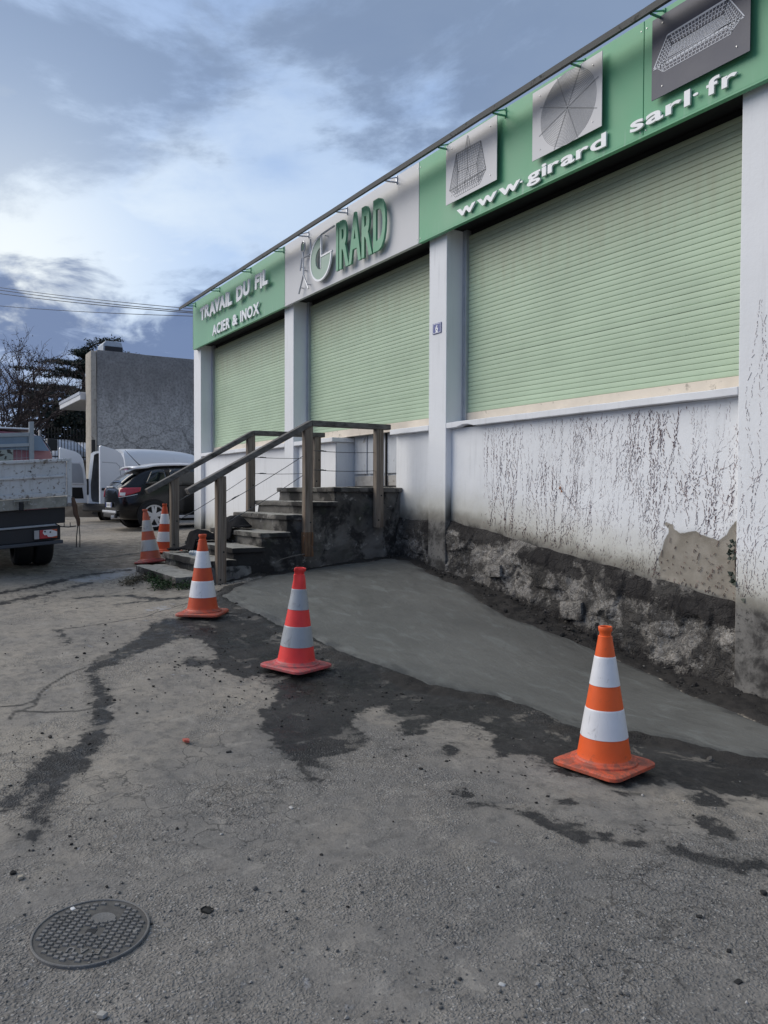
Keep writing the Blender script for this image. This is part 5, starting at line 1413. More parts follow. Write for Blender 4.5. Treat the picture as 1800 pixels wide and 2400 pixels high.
# headboard frame with welded mesh
hb = MB()
for y in (-.99, .99): hb.box(3.20, 3.26, y-.035, y+.035, .9, 2.09)
hb.box(3.20, 3.26, -.954, .954, 1.86, 1.92).box(3.20, 3.26, -.954, .954, 1.70, 1.75)
tbuild(hb, 'headboard', simple('grey_frame_paint', (.33, .36, .38), .55, .12, 5., obj=True), bevel=.005)
ms = MB()
for i in range(27): ms.box(3.225, 3.232, -.92+i*.07, -.915+i*.07, 1.0, 1.699)
for i in range(5): ms.box(3.233, 3.239, -.95, .95, 1.1+i*.14, 1.106+i*.14)
tbuild(ms, 'mesh_screen', M['steel'])
tbuild(MB().box(3.18, 3.195, -.72, .5, .95, 1.66), 'mud_board', simple('mud_spattered_board', (.30, .33, .30), .7, .1, 3., spots=(.05, .05, .045), spot_at=(.545, .57), spot_scale=12., obj=True))
# cab ahead of the headboard
CB = [(3.36, .45, .95, 1.05, 1.06, 1.60, 1.06, 1.90, .84), (3.46, .45, .98, 1.05, 1.09, 1.61, 1.09, 1.96, .86), (4.4, .45, .98, 1.05, 1.09, 1.60, 1.08, 1.96, .86), (5.05, .42, .96, 1.0, 1.06, 1.40, 1.0, 1.46, .9), (5.45, .42, .9, .9, .96, 1.2, .92, 1.25, .8)]
cab = loft([(q[0], [(y, z) for y, z in section(*q[1:])]) for q in CB], M['pink_paint'], 'cab', TR, sub=1); cab.location = (0, -.27, 0); cab['label'] = 'faded pink-red cab behind the headboard'
def glasspane(name, pts, mat): 
    m_ = MB(); m_.prism(pts, lambda u, v, k: (3.345-.012*(1-k), u, v)); return m_.build(name, mat, cab, recalc=True)
M['sky_glass'] = simple('sky_toned_glass', (.20, .27, .34), .12, .1, coat=.4, obj=True)  # blue-grey base colour stands in for sky seen through the cab
glasspane('rear_window', [(-1.0, 1.64), (.5, 1.64), (.5, 1.88), (-.86, 1.88)], M['sky_glass'])
MB().box(3.40, 4.45, -.80, .80, 1.975, 2.0).build('roof_sheen', M['white_paint'], cab, bevel=.01)  # white plate stands in for the sheen along the cab roof
for sd_ in (-1, 1):
    side_panel(CB, [(3.62, 4.75), (3.62, 4.38)], sd_, M['sky_glass'], 'side_window', cab)
    MB().tube([(4.35, sd_*1.06, 1.74), (4.35, sd_*1.13, 1.78)], .02, 6).box(4.30, 4.42, *sorted((sd_*1.13, sd_*1.29)), 1.70, 1.90).build('door_mirror', M['plastic'], cab, bevel=.03)

# ------------------------------------------------------------------ two pale cars far behind the fence
def small_car(pos, rz, mat, label):
    t = thing('parked_car', pos, label, 'car', 'pale cars parked behind the fence', (0, 0, rz))
    loft([(q[0], section(*q[1:])) for q in CS], mat, 'body', t)
    m_ = MB(); rows = []
    for k in np.linspace(0, 1, 5):
        x = 1.80+(2.28-1.80)*k; q = lerp_st(CS, x); rows.append([(x+.015, y*(q[8]-.02), q[7]+.02-.04*abs(y)**3) for y in np.linspace(-1, 1, 7)])
    m_.grid(np.array(rows)); m_.build('windscreen', M['glass'], t, smooth=True)
    for s_ in (-1, 1):
        side_panel(CS, [(-.2, .36), (.0, .34)], s_, M['glass'], 'side_window', t); side_panel(CS, [(.42, 1.95), (.42, 1.56)], s_, M['glass'], 'side_window', t)
        wheel(t, 0, s_*.775, .32, .2, s_); wheel(t, 2.46, s_*.775, .32, .2, s_)
    return t
p = at_d(150, 1200, 33.); small_car((p[0], p[1], .86), R(-150), M['silver_paint'], 'silver car behind the fence, left of the open van door')
p = at_d(212, 1200, 36.); small_car((p[0], p[1], .90), R(-165), M['white_paint'], 'white car behind the fence, tucked against the concrete building')

# ================================================================== BEYOND THE YARD
bx = thing('concrete_building', (-26, 6, -.8), 'grey concrete building with a cracked blank side wall and a white canopy', 'building', world=True)
rough_box('side_wall', -25.6, -25.0, 5.40, 22., -1.2, 4.44, M['conc'], bx, .5, .02, 1.3, .03, 160)
rough_box('pier', -25.8, -25.02, 5.215, 5.398, -1.2, 4.41, simple('pale_pier_render', (.40, .365, .31), .9, .15, 4., spots=(.24, .21, .18), spot_at=(.55, .7), streak=.3, bump=.5, bscale=20.), bx, .4, .015, 2., .05, 161)
MB().box(-34, -25.61, 8.6, 22, -1.2, 4.2).build('front_wall', M['conc'], bx)
MB().box(-34, -25.61, 8.5, 22, 4.205, 4.35).build('roof', M['roof'], bx)
MB().box(-29.35, -25.81, 5.06, 8.59, 2.955, 3.20).build('canopy', simple('white_canopy', (.62, .63, .65), .7, .08, 3., streak=.2), bx, bevel=.02)
MB().box(-29.37, -25.83, 5.04, 5.0595, 3.12, 3.215).build('canopy_flashing', M['alu'], bx)
for i in range(4):
    wn = MB().box(-27.6-i*2.6, -26.2-i*2.6, 8.55, 8.599, .1, 1.9).build('window', M['white_paint'], bx, bevel=.01)
    MB().box(-27.52-i*2.6, -26.28-i*2.6, 8.54, 8.549, .18, 1.82).build('pane', M['glass'], wn)
un = thing('ventilation_unit', (-25.6, 5.95, 4.45), 'grey ventilation cowl on the roof edge of the concrete building', 'ventilation unit')
MB().prism([(-.32, .0), (.32, .0), (.30, .12), (.24, .34), (-.24, .34), (-.32, .25)], lambda u, v, k: (-.35+.75*k, u, v)).build('cowl', simple('cowl_metal', (.36, .40, .44), .5, .12, metal=.3), un, recalc=True, bevel=.03)
MB().box(.402, .44, -.27, .27, .0, .17).build('grille', M['plastic'], un, bevel=.01)
tag(put('steel_post', MB().box(-.05, .05, -.05, .05, -.2, 2.35).mesh('steel_post', M['black'])), 'thin black steel post standing against the pale pier', 'post').location = (-24.3, 5.13, -.75)

bxs = np.arange(-29, -21.5, .12); bys = np.arange(2.2, 6.2, .12); BX, BY = np.meshgrid(bxs, bys)
BZ = gz(BX, BY)-.08+.62*np.exp(-((BY-5.3)/.75)**2)*np.clip((-24.0-BX)/.8, 0, 1)*np.clip((BX+29)/.6, 0, 1)+.10*fbm(BX*1.4, BY*1.4, 4, 301)*np.exp(-((BY-5.0)/1.2)**2)
ix = np.arange(BX.size).reshape(BX.shape)
tag(put('terrain', fast_mesh('terrain', np.stack([BX, BY, BZ], -1).reshape(-1, 3), np.stack([ix[:-1, :-1], ix[:-1, 1:], ix[1:, 1:], ix[1:, :-1]], -1).reshape(-1, 4), simple('dark_earth', (.026, .021, .017), .95, .4, 4., bump=.8, bscale=14.))), kind='structure')
# low wall with railings and the pale pole
p0, p1 = at_d(-60, 1160, 27.), at_d(330, 1160, 31.)
def along(t): return p0[:2]*(1-t)+p1[:2]*t
fn = thing('boundary_fence', (p0[0], p0[1], -.72), 'dark spiked railings on a low grey wall across the back of the yard', 'fence', world=True)
d_ = Vector((p1[0]-p0[0], p1[1]-p0[1], 0)); L_ = d_.length; d_.normalize(); nrm_ = Vector((-d_.y, d_.x, 0))
def fbeam(t0, t1, z, h, wd, m_): a, c = along(t0), along(t1); return m_.beam((a[0], a[1], z), (c[0], c[1], z), wd, h)
fbeam(0, 1, .15, 2.1, .18, MB()).build('low_wall', simple('low_block_wall', (.135, .12, .105), .9, .3, 5., spots=(.05, .05, .05), bump=.5, bscale=20.), fn)
fbeam(0, 1, 1.22, .07, .24, MB()).build('coping', simple('wall_coping', (.20, .17, .14), .9, .2), fn)
for z in (1.36, 2.02, 2.18): fbeam(0, 1, z, .04, .03, MB()).build('fence_rail', M['black'], fn)
n = int(L_/.115)
_nn = nrm_ if (nrm_.x*p0[0]+nrm_.y*p0[1]) > 0 else -nrm_
_c = [(p0[0]-d_.x*30, p0[1]-d_.y*30), (p1[0]+d_.x*6, p1[1]+d_.y*6)]
_c += [(_c[1][0]+_nn.x*60, _c[1][1]+_nn.y*60), (_c[0][0]+_nn.x*60, _c[0][1]+_nn.y*60)]
_off = Vector((_nn.x*.12, _nn.y*.12))
tag(MB().hexa([(a+_off.x, c+_off.y, -1.5) for a, c in _c][::-1], [(a+_off.x, c+_off.y, .84) for a, c in _c][::-1]).build('terrain', simple('upper_yard', (.10, .095, .085), .95, .2, 1.), recalc=True), kind='structure')
pk = MB().box(-.011, .011, -.011, .011, 0, 1.10); pk.add([(-.02, -.02, 1.10), (.02, -.02, 1.10), (.02, .02, 1.10), (-.02, .02, 1.10), (0, 0, 1.22)], [(0, 1, 4), (1, 2, 4), (2, 3, 4), (3, 0, 4)])
pkm = pk.mesh('picket', M['black'])
for i in range(min(n, 290)):
    a = along((i+.5)/min(n, 290)); o = bpy.data.objects.new('picket', pkm); COL.objects.link(o); o.parent = fn; o.location = (a[0]-p0[0], a[1]-p0[1], .72+1.26)
q = at_d(94, 1160, 26.2); o = put('pole', MB().lathe([(.045, 0), (.04, 2.9), (0, 2.92)], 12).mesh('pole', simple('pale_pole', (.33, .32, .31), .6, .1), True)); o.location = (q[0], q[1], -.78)
tag(o, 'thin pale pole standing in front of the railings', 'pole')

# ------------------------------------------------------------------ trees
def leaf_mesh(name, mats, tris, tone=None):
    V = np.asarray(tris, np.float32).reshape(-1, 3); F = np.arange(len(V)).reshape(-1, 3)
    at = {'tone': np.repeat(np.asarray(tone, np.float32), 3)} if tone is not None else None
    return fast_mesh(name, V, F, mats, at, smooth=False)
def foliage_material(name, a, b, rough=.75):
    m, t = newmat(name); tn = t.attr('tone'); t.put(t.p.inputs['Base Color'], t.mix(tn, a, b)); t.p.inputs['Roughness'].default_value = rough
    t.p.inputs['Specular IOR Level'].default_value = .25; return m
M['bark'] = simple('dark_bark', (.030, .026, .023), .9, .3, 6.)
M['twig'] = simple('bare_twigs', (.060, .045, .042), .9, .3, 3.)
def cedar(pos, h, spread, seed, label):
    rg = np.random.default_rng(seed); t = thing('cedar_tree', pos, label, 'tree')
    m_ = MB(); m_.tube([(0, 0, 0), (.05, .0, h*.35), (-.05, .05, h*.7), (.03, 0, h*.98)], [.26, .20, .12, .03], 8)
    tris = []; tone = []
    for lv in np.sort(rg.uniform(.9, h*.985, int(h*7))):
        R0 = spread*(1-.52*(lv/h)**2.6)*rg.uniform(.5, 1.2)
        for q in range(1):
            a = rg.uniform(0, 2*PI); L = R0*rg.uniform(.6, 1.1); n = 7
            up = rg.uniform(.05, .5)
            pts = [np.array([math.cos(a+.25*(i/n))*L*i/n, math.sin(a+.25*(i/n))*L*i/n, lv+up*L*.6*math.sin(1.3*i/n)-.10*L*(i/n)**2]) for i in range(n+1)]
            m_.tube(pts, [max(.010, .07*(1-i/n)*L/3) for i in range(n+1)], 5, cap=False)
            for i in range(2, n*4):
                u = i/(n*4); b0 = pts[min(n-1, int(u*n))]; b1 = pts[min(n, int(u*n)+1)]; c0 = b0+(b1-b0)*(u*n-int(u*n))
                for s in (-1, 1):
                    la = a+s*rg.uniform(.7, 1.3); ll = (.22+.55*(1-abs(u-.55)))*rg.uniform(.4, 1.0)*min(1., L/2)
                    e = c0+np.array([math.cos(la)*ll, math.sin(la)*ll, rg.uniform(-.02, .16)*ll+rg.uniform(-.03, .03)])
                    m_.tube([c0, e], [.010, .004], 3, cap=False)
                    tn = np.clip(.25+.5*rg.random()+.25*(lv/h), 0, 1)
                    for j in range(11):
                        v = rg.uniform(.05, 1.1); p = c0+(e-c0)*v+rg.normal(0, .05, 3)
                        w1 = rg.normal(0, 1, 3); w1[2] = w1[2]*.45+.25; w1 /= np.linalg.norm(w1); w2 = np.cross(w1, rg.normal(0, 1, 3)); w2 /= np.linalg.norm(w2)
                        l1 = rg.uniform(.07, .15); l2 = rg.uniform(.022, .045)
                        tris += [p-w2*l2, p+w2*l2, p+w1*l1]; tone.append(tn)
    m_.build('trunk', M['bark'], t)
    put('crown', leaf_mesh('crown', foliage_material('cedar_needles', (.008, .015, .013), (.035, .055, .042)), tris, tone), t)
    return t
q = at_d(196, 1160, 40.); cedar((q[0], q[1], -.8), 8.3, 4.8, 5, 'dark spreading cedar with layered branches rising behind the canopy')
q = at_d(112, 1160, 45.); cedar((q[0], q[1], -.8), 7.0, 4.6, 9, 'lower dark conifer filling the gap between the bare trees and the cedar')
def bare_tree(pos, h, seed, label, lean=0., buds=0):
    rg = random.Random(seed); t = thing('bare_tree', pos, label, 'tree', 'bare winter trees at the left edge'); m_ = MB(); tris = []; tone = []
    def grow(p, d, L, r, lv):
        n = 3; pts = [p]; q = p.copy(); dd_ = d.copy()
        for i in range(n):
            dd_ = (dd_+Vector((rg.gauss(0, .16), rg.gauss(0, .16), rg.gauss(.04, .10)))).normalized(); q = q+dd_*(L/n); pts.append(q.copy())
        m_.tube(pts, [r*(1-.45*i/n) for i in range(n+1)], 6 if lv < 2 else 3, cap=False)
        if lv >= 6: return
        k = (4 if lv < 1 else rg.choice((2, 3, 3, 4)))
        for j in range(k):
            f = rg.uniform(.45, 1.0) if j else 1.0
            b0 = pts[0].lerp(pts[-1], f); ax = dd_.orthogonal(); ax.rotate(Matrix.Rotation(rg.uniform(0, 2*PI), 3, dd_))
            nd = (dd_+ax*rg.uniform(.35, .85)).normalized(); nd.z = nd.z*.8+.18
            grow(b0, nd.normalized(), L*rg.uniform(.62, .84), max(.006, r*.58), lv+1)
        if buds and lv >= 4:
            for j in range(buds):
                c0 = pts[rg.randint(1, n)]; 
                for _ in range(1):
                    a = Vector((rg.gauss(0, 1), rg.gauss(0, 1), rg.gauss(0, 1))).normalized(); b_ = a.orthogonal().normalized(); s = rg.uniform(.03, .065)
                    c1 = c0+Vector((rg.gauss(0, .09), rg.gauss(0, .09), rg.gauss(0, .09)))
                    tris.extend([c1-b_*s*.5, c1+b_*s*.5, c1+a*s*1.6]); tone.append(rg.random())
    grow(Vector((0, 0, 0)), Vector((lean, 0, 1)).normalized(), h*.30, h*.020, 0)
    m_.build('branches', M['twig'], t)
    if tris: put('crown', leaf_mesh('crown', foliage_material('withered_leaves', (.045, .030, .028), (.10, .07, .06)), [tuple(v) for v in tris], tone), t)
    return t
for px, dep, h, sd_, lab, ln, bd in ((2, 34., 9.3, 3, 'tall bare tree at the left edge of the photo with withered leaves left on it', .0, 5), (40, 40., 6.0, 8, 'shorter bare tree with a dense twiggy crown, right of the tall one', .0, 2),
                                     (-40, 36., 9.0, 13, 'bare tree half outside the left edge', .15, 5)):
    q = at_d(px, 1160, dep); bare_tree((q[0], q[1], -.8), h, sd_, lab, ln, bd)
def hedge(x0, x1, dep, h, seed, label, a=(.006, .010, .008), c=(.022, .032, .022)):
    rg = np.random.default_rng(seed); q0, q1 = at_d(x0, 1160, dep), at_d(x1, 1160, dep)
    n = 9000; u = rg.random(n); hh = h*(.75+.25*np.sin(u*19+seed)+.2*rg.random(n)); v = rg.random(n)**.75
    base = q0[None, :2]*(1-u[:, None])+q1[None, :2]*u[:, None]; off = rg.normal(0, .55, (n, 2))*np.sqrt(1-v*.6)[:, None]
    C_ = np.column_stack([base+off, -.8+v*hh]); A = rg.normal(0, 1, (n, 3)); A /= np.linalg.norm(A, axis=1)[:, None]; B2 = np.cross(A, rg.normal(0, 1, (n, 3))); B2 /= np.linalg.norm(B2, axis=1)[:, None]
    s = rg.uniform(.07, .2, (n, 1)); T_ = np.stack([C_-B2*s*.6, C_+B2*s*.6, C_+A*s*1.5], 1).reshape(-1, 3)
    t = thing('hedge', (q0[0], q0[1], -.8), label, 'hedge', world=True)
    put('foliage', leaf_mesh('foliage', foliage_material('hedge_leaves', a, c), T_, np.clip(.2+.6*rg.random(n)*v+.2*rg.random(n), 0, 1)), t)
    st = MB()
    for i in range(26):
        b0 = q0+(q1-q0)*(i+.5)/26; st.tube([(b0[0], b0[1], -.9), (b0[0]+rg.normal(0, .1), b0[1]+rg.normal(0, .1), -.8+h*.7)], [.06, .02], 5)
    st.build('stems', M['bark'], t)
hedge(60, 420, 37., 5.0, 3, 'dark evergreen hedge massed behind the railings and the white canopy')
hedge(-260, 110, 39., 2.2, 7, 'brown winter hedge under the bare trees', (.018, .014, .013), (.055, .042, .036))
# overhead cables to the corner of the workshop
for i, (ya, yb_) in enumerate(((661, 724), (667, 731), (675, 734), (703, 741))):
    e = Vector((-16.7, 7.2, at_x(452, yb_, -16.7)[2])); s0 = Vector(at_d(-400, ya-(yb_-ya)*.95-8, 34.))
    e = Vector(at_x(456, yb_, -17.0)); n_ = 24
    pts = [e.lerp(s0, k/n_)+Vector((0, 0, -.5*4*(k/n_)*(1-k/n_)*.55)) for k in range(n_+1)]
    pts = [Vector((e.x+.5, e.y+1.2, e.z-.1))]+pts
    tag(put('overhead_cable', MB().tube(pts, .010 if i in (1, 2) else .008, 5).mesh('overhead_cable', M['black'])),
        ('thin overhead cable, topmost of the four', 'overhead cable, second from the top', 'overhead cable, third from the top', 'lowest of the four overhead cables, set apart from the others')[i], 'cable', 'overhead cables')

# ================================================================== SMALL THINGS OF THE YARD
# dead creeper still clinging to the white wall
def creeper(name, x0, x1, ytop, yface, count, seed, label, zbot, dens, peel=None):
    rg = random.Random(seed); V, F, tone = [], [], []
    def dash(x, z, a, L, w_, dk):
        ux, uz = math.sin(a), math.cos(a); px, pz = uz*w_/2, -ux*w_/2; b = len(V); y0, y1 = yface+.004, yface-rg.uniform(.0015, .004)
        for s, k in ((0, .7), (.5, 1.15), (1, .5)):
            cx, cz = x+ux*L*s+rg.gauss(0, .0016), z+uz*L*s
            V.extend([(cx-px*k, y0, cz-pz*k), (cx+px*k, y0, cz+pz*k), (cx, y1, cz)])
        for s in range(2):
            q = b+3*s; F.extend([(q, q+2, q+5, q+3), (q+2, q+1, q+4, q+5)])
        tone.extend([dk]*9)
    def bare(x, z): return peel is not None and float(sdf(np.array(x), np.array(z), peel)) > 0 and rg.random() < .88
    def stem(x, z, a, zend, lv, w_):
        zend = min(zend, ytop-.03)
        dk0 = rg.random()
        while z < zend and x0-.02 < x < x1+.01:
            L = rg.uniform(.006, .034) if rg.random() < .85 else rg.uniform(.03, .07)
            solid = rg.random()
            if not bare(x, z): dash(x+rg.gauss(0, .0035), z, a+rg.gauss(0, .26), L, w_*rg.uniform(.5, 1.3), min(1, max(0, dk0+rg.gauss(0, .2))))
            if rg.random() < .09: dash(x+rg.gauss(0, .012), z+rg.uniform(-.01, .01), a+rg.choice((-1, 1))*rg.uniform(.4, 1.2), rg.uniform(.01, .03), w_*.7, rg.random())
            st = L+rg.uniform(.002, .03)*(1.6 if solid > .6 else .35)
            x += math.sin(a)*st; z += math.cos(a)*st
            a = a*.95+rg.gauss(0, .055)+.003
            if lv < 2 and rg.random() < .034:
                sg_ = rg.choice((-1, 1)); stem(x, z, a+sg_*rg.uniform(.35, .85), min(zend, z+rg.uniform(.1, .42)), lv+1, w_*.75)
            if rg.random() < (.006 if lv == 0 else .05): break
    for i in range(count):
        u = rg.random()**dens; x = x0+(x1-x0)*u
        zb = zbot(x)
        start = zb+(rg.uniform(0, .12) if rg.random() < .55 else rg.uniform(.1, .8))
        stem(x, start, rg.gauss(.04, .07), ytop if rg.random() < .75 else start+rg.uniform(.3, 1.1), 0, rg.choice((.0016, .002, .0024, .003, .0042)))
    # short crowded rootlets near the old ground line
    for i in range(int(count*4)):
        x = x0+(x1-x0)*rg.random()**(dens*.8); z = zbot(x)+abs(rg.gauss(0, .13))
        bare(x, z) or dash(x, z, rg.gauss(0, .5), rg.uniform(.008, .03), rg.uniform(.002, .004), rg.random())
    t = thing(name, ((x0+x1)/2, yface, zbot((x0+x1)/2)), label, 'creeper', 'dead creepers on the white wall', world=True)
    me = bpy.data.meshes.new('dead_stems'); me.from_pydata(V, [], F); at = me.attributes.new('tone', 'FLOAT', 'POINT'); at.data.foreach_set('value', np.array(tone, np.float32))
    me.materials.append(M['creeper']); me.update(); o = put('dead_stems', me, t); o['kind'] = 'stuff'
    return t
M['creeper'] = foliage_material('dried_creeper', (.19, .11, .095), (.42, .28, .25), .9)
zline = lambda x: min(-.355-.147*(x+7.39), -.345)+.03
creeper('dead_creeper', -6.95, -3.70, .78, YW, 185, 12, 'brown dashes of dead creeper climbing the white wall under the large shutter', zline, .72, PEEL)
creeper('dead_creeper', -3.66, -3.32, 1.55, D0, 16, 4, 'dead creeper fanning up the near white pillar at the right edge', lambda x: -.82, 1.)
# dark tuft and a few leftover leaves
def leaf_blade(m_, p, d, L, w_, up):
    p = Vector(p); d = Vector(d).normalized(); s = d.cross(Vector(up)).normalized(); n_ = s.cross(d)
    c0 = p+d*L*.45+n_*L*.10
    m_.add([p, c0-s*w_/2, p+d*L-n_*L*.05, c0+s*w_/2, c0], [(0, 4, 1), (1, 4, 2), (2, 4, 3), (3, 4, 0)])
rg = random.Random(6)
iv = thing('ivy_plant', (-3.70, 5.74, -1.0), 'small dark green ivy growing in the corner of wall and near pillar', 'plant', world=True)
M['ivy'] = simple('ivy_leaf', (.012, .022, .012), .5, .35, 30.)
px = lambda a, c: Vector(at_y(1480+a*320/1361, 1200+c*520/2212, 5.735))
stem = [px(1130, 870), px(1085, 770), px(1045, 690), px(1040, 560), px(1030, 430), px(1035, 290)]
MB().tube(stem, [.008, .008, .007, .006, .005, .003], 6).tube([px(1130, 870), px(1150, 940)], .008, 6).tube([px(1085, 770), px(1140, 730)], [.006, .003], 5).build('stem', M['bark'], iv)
for a, c in ((1020, 340), (1010, 420), (1015, 455), (1000, 625), (1040, 640), (1035, 690), (1050, 725), (1065, 810), (1130, 830), (1085, 430), (1280, 430), (1035, 300), (1070, 400)):
    m_ = MB(); p = px(a, c); p.y -= .01
    leaf_blade(m_, p, (rg.uniform(-1, 1), -.35, rg.uniform(-.6, .8)), rg.uniform(.05, .075), rg.uniform(.04, .055), (0, -1, .2)); leaf_blade(m_, p, (rg.uniform(-1, 1), -.3, rg.uniform(-.9, .3)), .045, .04, (0, -1, .2))
    m_.build('leaf', M['ivy'], iv)
lf = MB(); p = at_y(1040+1137*400/1659, 950+825*350/1452, YW-.012); leaf_blade(lf, p, (-.3, 0, 1), .05, .035, (0, -1, 0)); leaf_blade(lf, p, (.7, -.2, -.4), .045, .03, (0, -1, 0))
o = lf.build('dead_leaf', simple('dead_leaf_brown', (.22, .09, .05), .8, .2)); tag(o, 'single curled brown leaf caught on the white wall among the creeper', 'leaf')

# loose stone: crumbs and gravel
def scatter(name, X, Y, S, tone, mat, seed, Z=None, flat=.7, sink=.25):
    rg_ = np.random.default_rng(seed); n = len(X)
    ph = (1+5**.5)/2
    ico = np.array([(-1, ph, 0), (1, ph, 0), (-1, -ph, 0), (1, -ph, 0), (0, -1, ph), (0, 1, ph), (0, -1, -ph), (0, 1, -ph), (ph, 0, -1), (ph, 0, 1), (-ph, 0, -1), (-ph, 0, 1)])/1.9
    fc = np.array([(0, 11, 5), (0, 5, 1), (0, 1, 7), (0, 7, 10), (0, 10, 11), (1, 5, 9), (5, 11, 4), (11, 10, 2), (10, 7, 6), (7, 1, 8), (3, 9, 4), (3, 4, 2), (3, 2, 6), (3, 6, 8), (3, 8, 9), (4, 9, 5), (2, 4, 11), (6, 2, 10), (8, 6, 7), (9, 8, 1)])
    Z = gz(X, Y)+.012*fbm(X*.9, Y*.9, 3, 1)+.0085*fbm(X*4, Y*4, 3, 2) if Z is None else Z
    sh = ico[None]*(1+rg_.normal(0, .20, (n, 12, 1)))
    sc3 = np.stack([rg_.uniform(.7, 1.25, n), rg_.uniform(.7, 1.25, n), rg_.uniform(.45, .85, n)*flat/.7], -1)
    sh = sh*sc3[:, None]*S[:, None, None]*.5
    a = rg_.uniform(0, 2*PI, n); ca, sa = np.cos(a)[:, None], np.sin(a)[:, None]
    x = sh[..., 0]*ca-sh[..., 1]*sa; y = sh[..., 0]*sa+sh[..., 1]*ca
    V_ = np.stack([x+X[:, None], y+Y[:, None], sh[..., 2]+(Z+S*(.5*.5-sink*.3))[:, None]], -1).reshape(-1, 3)
    F_ = (fc[None]+np.arange(n)[:, None, None]*12).reshape(-1, 3)
    return put(name, fast_mesh(name, V_, F_, mat, {'tone': np.repeat(tone, 12)}, smooth=False))
def stone_material(name, stops):
    m, t = newmat(name); tn = t.attr('tone'); r_ = t.new('ShaderNodeValToRGB'); t.l.new(tn, r_.inputs[0]); e = r_.color_ramp.elements
    e[0].position = 0; e[0].color = (*stops[0], 1); e[1].position = 1; e[1].color = (*stops[-1], 1)
    for i, c in enumerate(stops[1:-1]): q = e.new((i+1)/(len(stops)-1)); q.color = (*c, 1)
    t.put(t.p.inputs['Base Color'], r_.outputs[0]); t.p.inputs['Roughness'].default_value = .85; t.p.inputs['Specular IOR Level'].default_value = .3; return m
M['gravel'] = stone_material('loose_gravel', [(.05, .05, .052), (.12, .117, .113), (.17, .16, .145), (.24, .23, .215), (.42, .41, .40)])
M['clod'] = stone_material('dark_clods', [(.012, .011, .011), (.03, .028, .026), (.06, .055, .05), (.20, .19, .175)])
g = np.random.default_rng(11)
n = 52000; X = g.uniform(-5.5, .6, n); Y = g.uniform(-.9, 4.6, n); r = np.hypot(X, Y)
patch = vnoise2(X*1.1+3, Y*1.1, 71)*.6+vnoise2(X*3.3, Y*3.3, 72)*.4
keepm = (g.random(n) < np.clip(1.35-r/2.6, .035, 1)*np.clip(patch*2.6-.55, .05, 1)) & (sdf(X, Y, PAD) < -.02) & (r > .6)
X, Y = X[keepm], Y[keepm]; S = np.clip(g.lognormal(-5.05, .42, len(X)), .003, .020)
tag(scatter('gravel', X, Y, S, np.clip(g.beta(2, 2.6, len(X)), 0, 1), M['gravel'], 12), kind='stuff')
# clods and grit along the dug wall foot, the stair flank and the rim of the pour
n = 60000; X = g.uniform(-9.3, .4, n); Y = g.uniform(2.2, 5.8, n); pd = sdf(X, Y, PAD)
wallside = (Y > 4.35) & (X > -8.5) & (pd < .02)
band = np.where(wallside, 1., np.exp(-((pd+.07)/.09)**2)*.30)*(X < .2)
band = np.maximum(band, (np.abs(X+8.47) < .13)*(Y > 3.1)*.9)
keepm = (g.random(n) < band*.55*np.clip(vnoise2(X*4, Y*4, 73)*1.8-.2, .1, 1)) & (pd < .03) & ~((X < -8.58) & (Y > 2.6)) & (Y < 5.72)
X, Y = X[keepm], Y[keepm]; S = np.clip(g.lognormal(-4.35, .55, len(X)), .005, .06)
fi = np.clip((Y-4.6)/.3, 0, 1)*np.clip((.03-sdf(X, Y, PAD))/.10, 0, 1)
tag(scatter('rubble', X, Y, S, np.clip(g.beta(1.6, 3.2, len(X)), 0, 1), M['clod'], 13, Z=gz(X, Y)+.016*fi, flat=.8, sink=.1), kind='stuff')
# dirt crumbs over the dry and wet asphalt
n = 26000; X = g.uniform(-12, 0, n); Y = g.uniform(.2, 4.6, n)
nearwet = np.max([sdf(X, Y, p) for p in STAINS[:4]], axis=0)
keepm = (g.random(n) < .016+.42*np.exp(-(np.minimum(nearwet, 0)/.35)**2)*np.clip(vnoise2(X*1.6, Y*1.6, 75)*2-.7, 0, 1)) & (sdf(X, Y, PAD) < -.03) & ~((X < -8.5) & (Y > 2.6))
X, Y = X[keepm], Y[keepm]; S = np.clip(g.lognormal(-4.75, .45, len(X)), .004, .028)
tag(scatter('debris', X, Y, S, np.clip(g.beta(1.2, 3.6, len(X)), 0, 1), M['clod'], 14, flat=.6), kind='stuff')

# stones and scraps one can point at
def pebble(px_, size, col, label, name='stone', flat=.7, cat='stone', grp='stones lying on the asphalt'):
    p = at_g(*px_); o = rough_box(name, -size/2, size/2, -size*.38, size*.38, -size*.3*flat, size*.3*flat, simple(name+'_surface', col, .8, .2, 60., obj=True), None, size/4, size*.09, 2/size, size*.2, int(px_[0]) % 37)
    o.location = (p[0], p[1], p[2]+size*.24*flat); o.rotation_euler = (0, .1, px_[0]*.7); return tag(o, label, cat, grp)
u1 = lambda a, c: (a*S1, 1400+c*S1); u2 = lambda a, c: (900+a*S1, 1400+c*S1)
pebble(u1(90, 1213), .026, (.34, .30, .24), 'tan egg-shaped stone above the manhole cover, at the left'); pebble(u1(315, 1350), .017, (.66, .66, .66), 'white pebble lying on the far rim of the manhole cover')
pebble(u1(988, 672), .028, (.02, .02, .02), 'small black stone below the pink-red cone'); pebble(u2(510, 1680), .022, (.45, .45, .44), 'pale rounded stone at the bottom of the photo, right of centre')
pebble(u2(447, 1160), .022, (.60, .57, .54), 'pale flake lying in mid yard, between the dark stains and the gravel', flat=.25); pebble(u1(1258, 912), .02, (.5, .48, .45), 'small pale pebble below the large wet stain')
pebble(u2(1640, 1280), .030, (.014, .014, .014), 'black lump at the right edge of the photo'); pebble(u2(1490, 1532), .020, (.016, .016, .016), 'black crumb in the lower right of the yard')
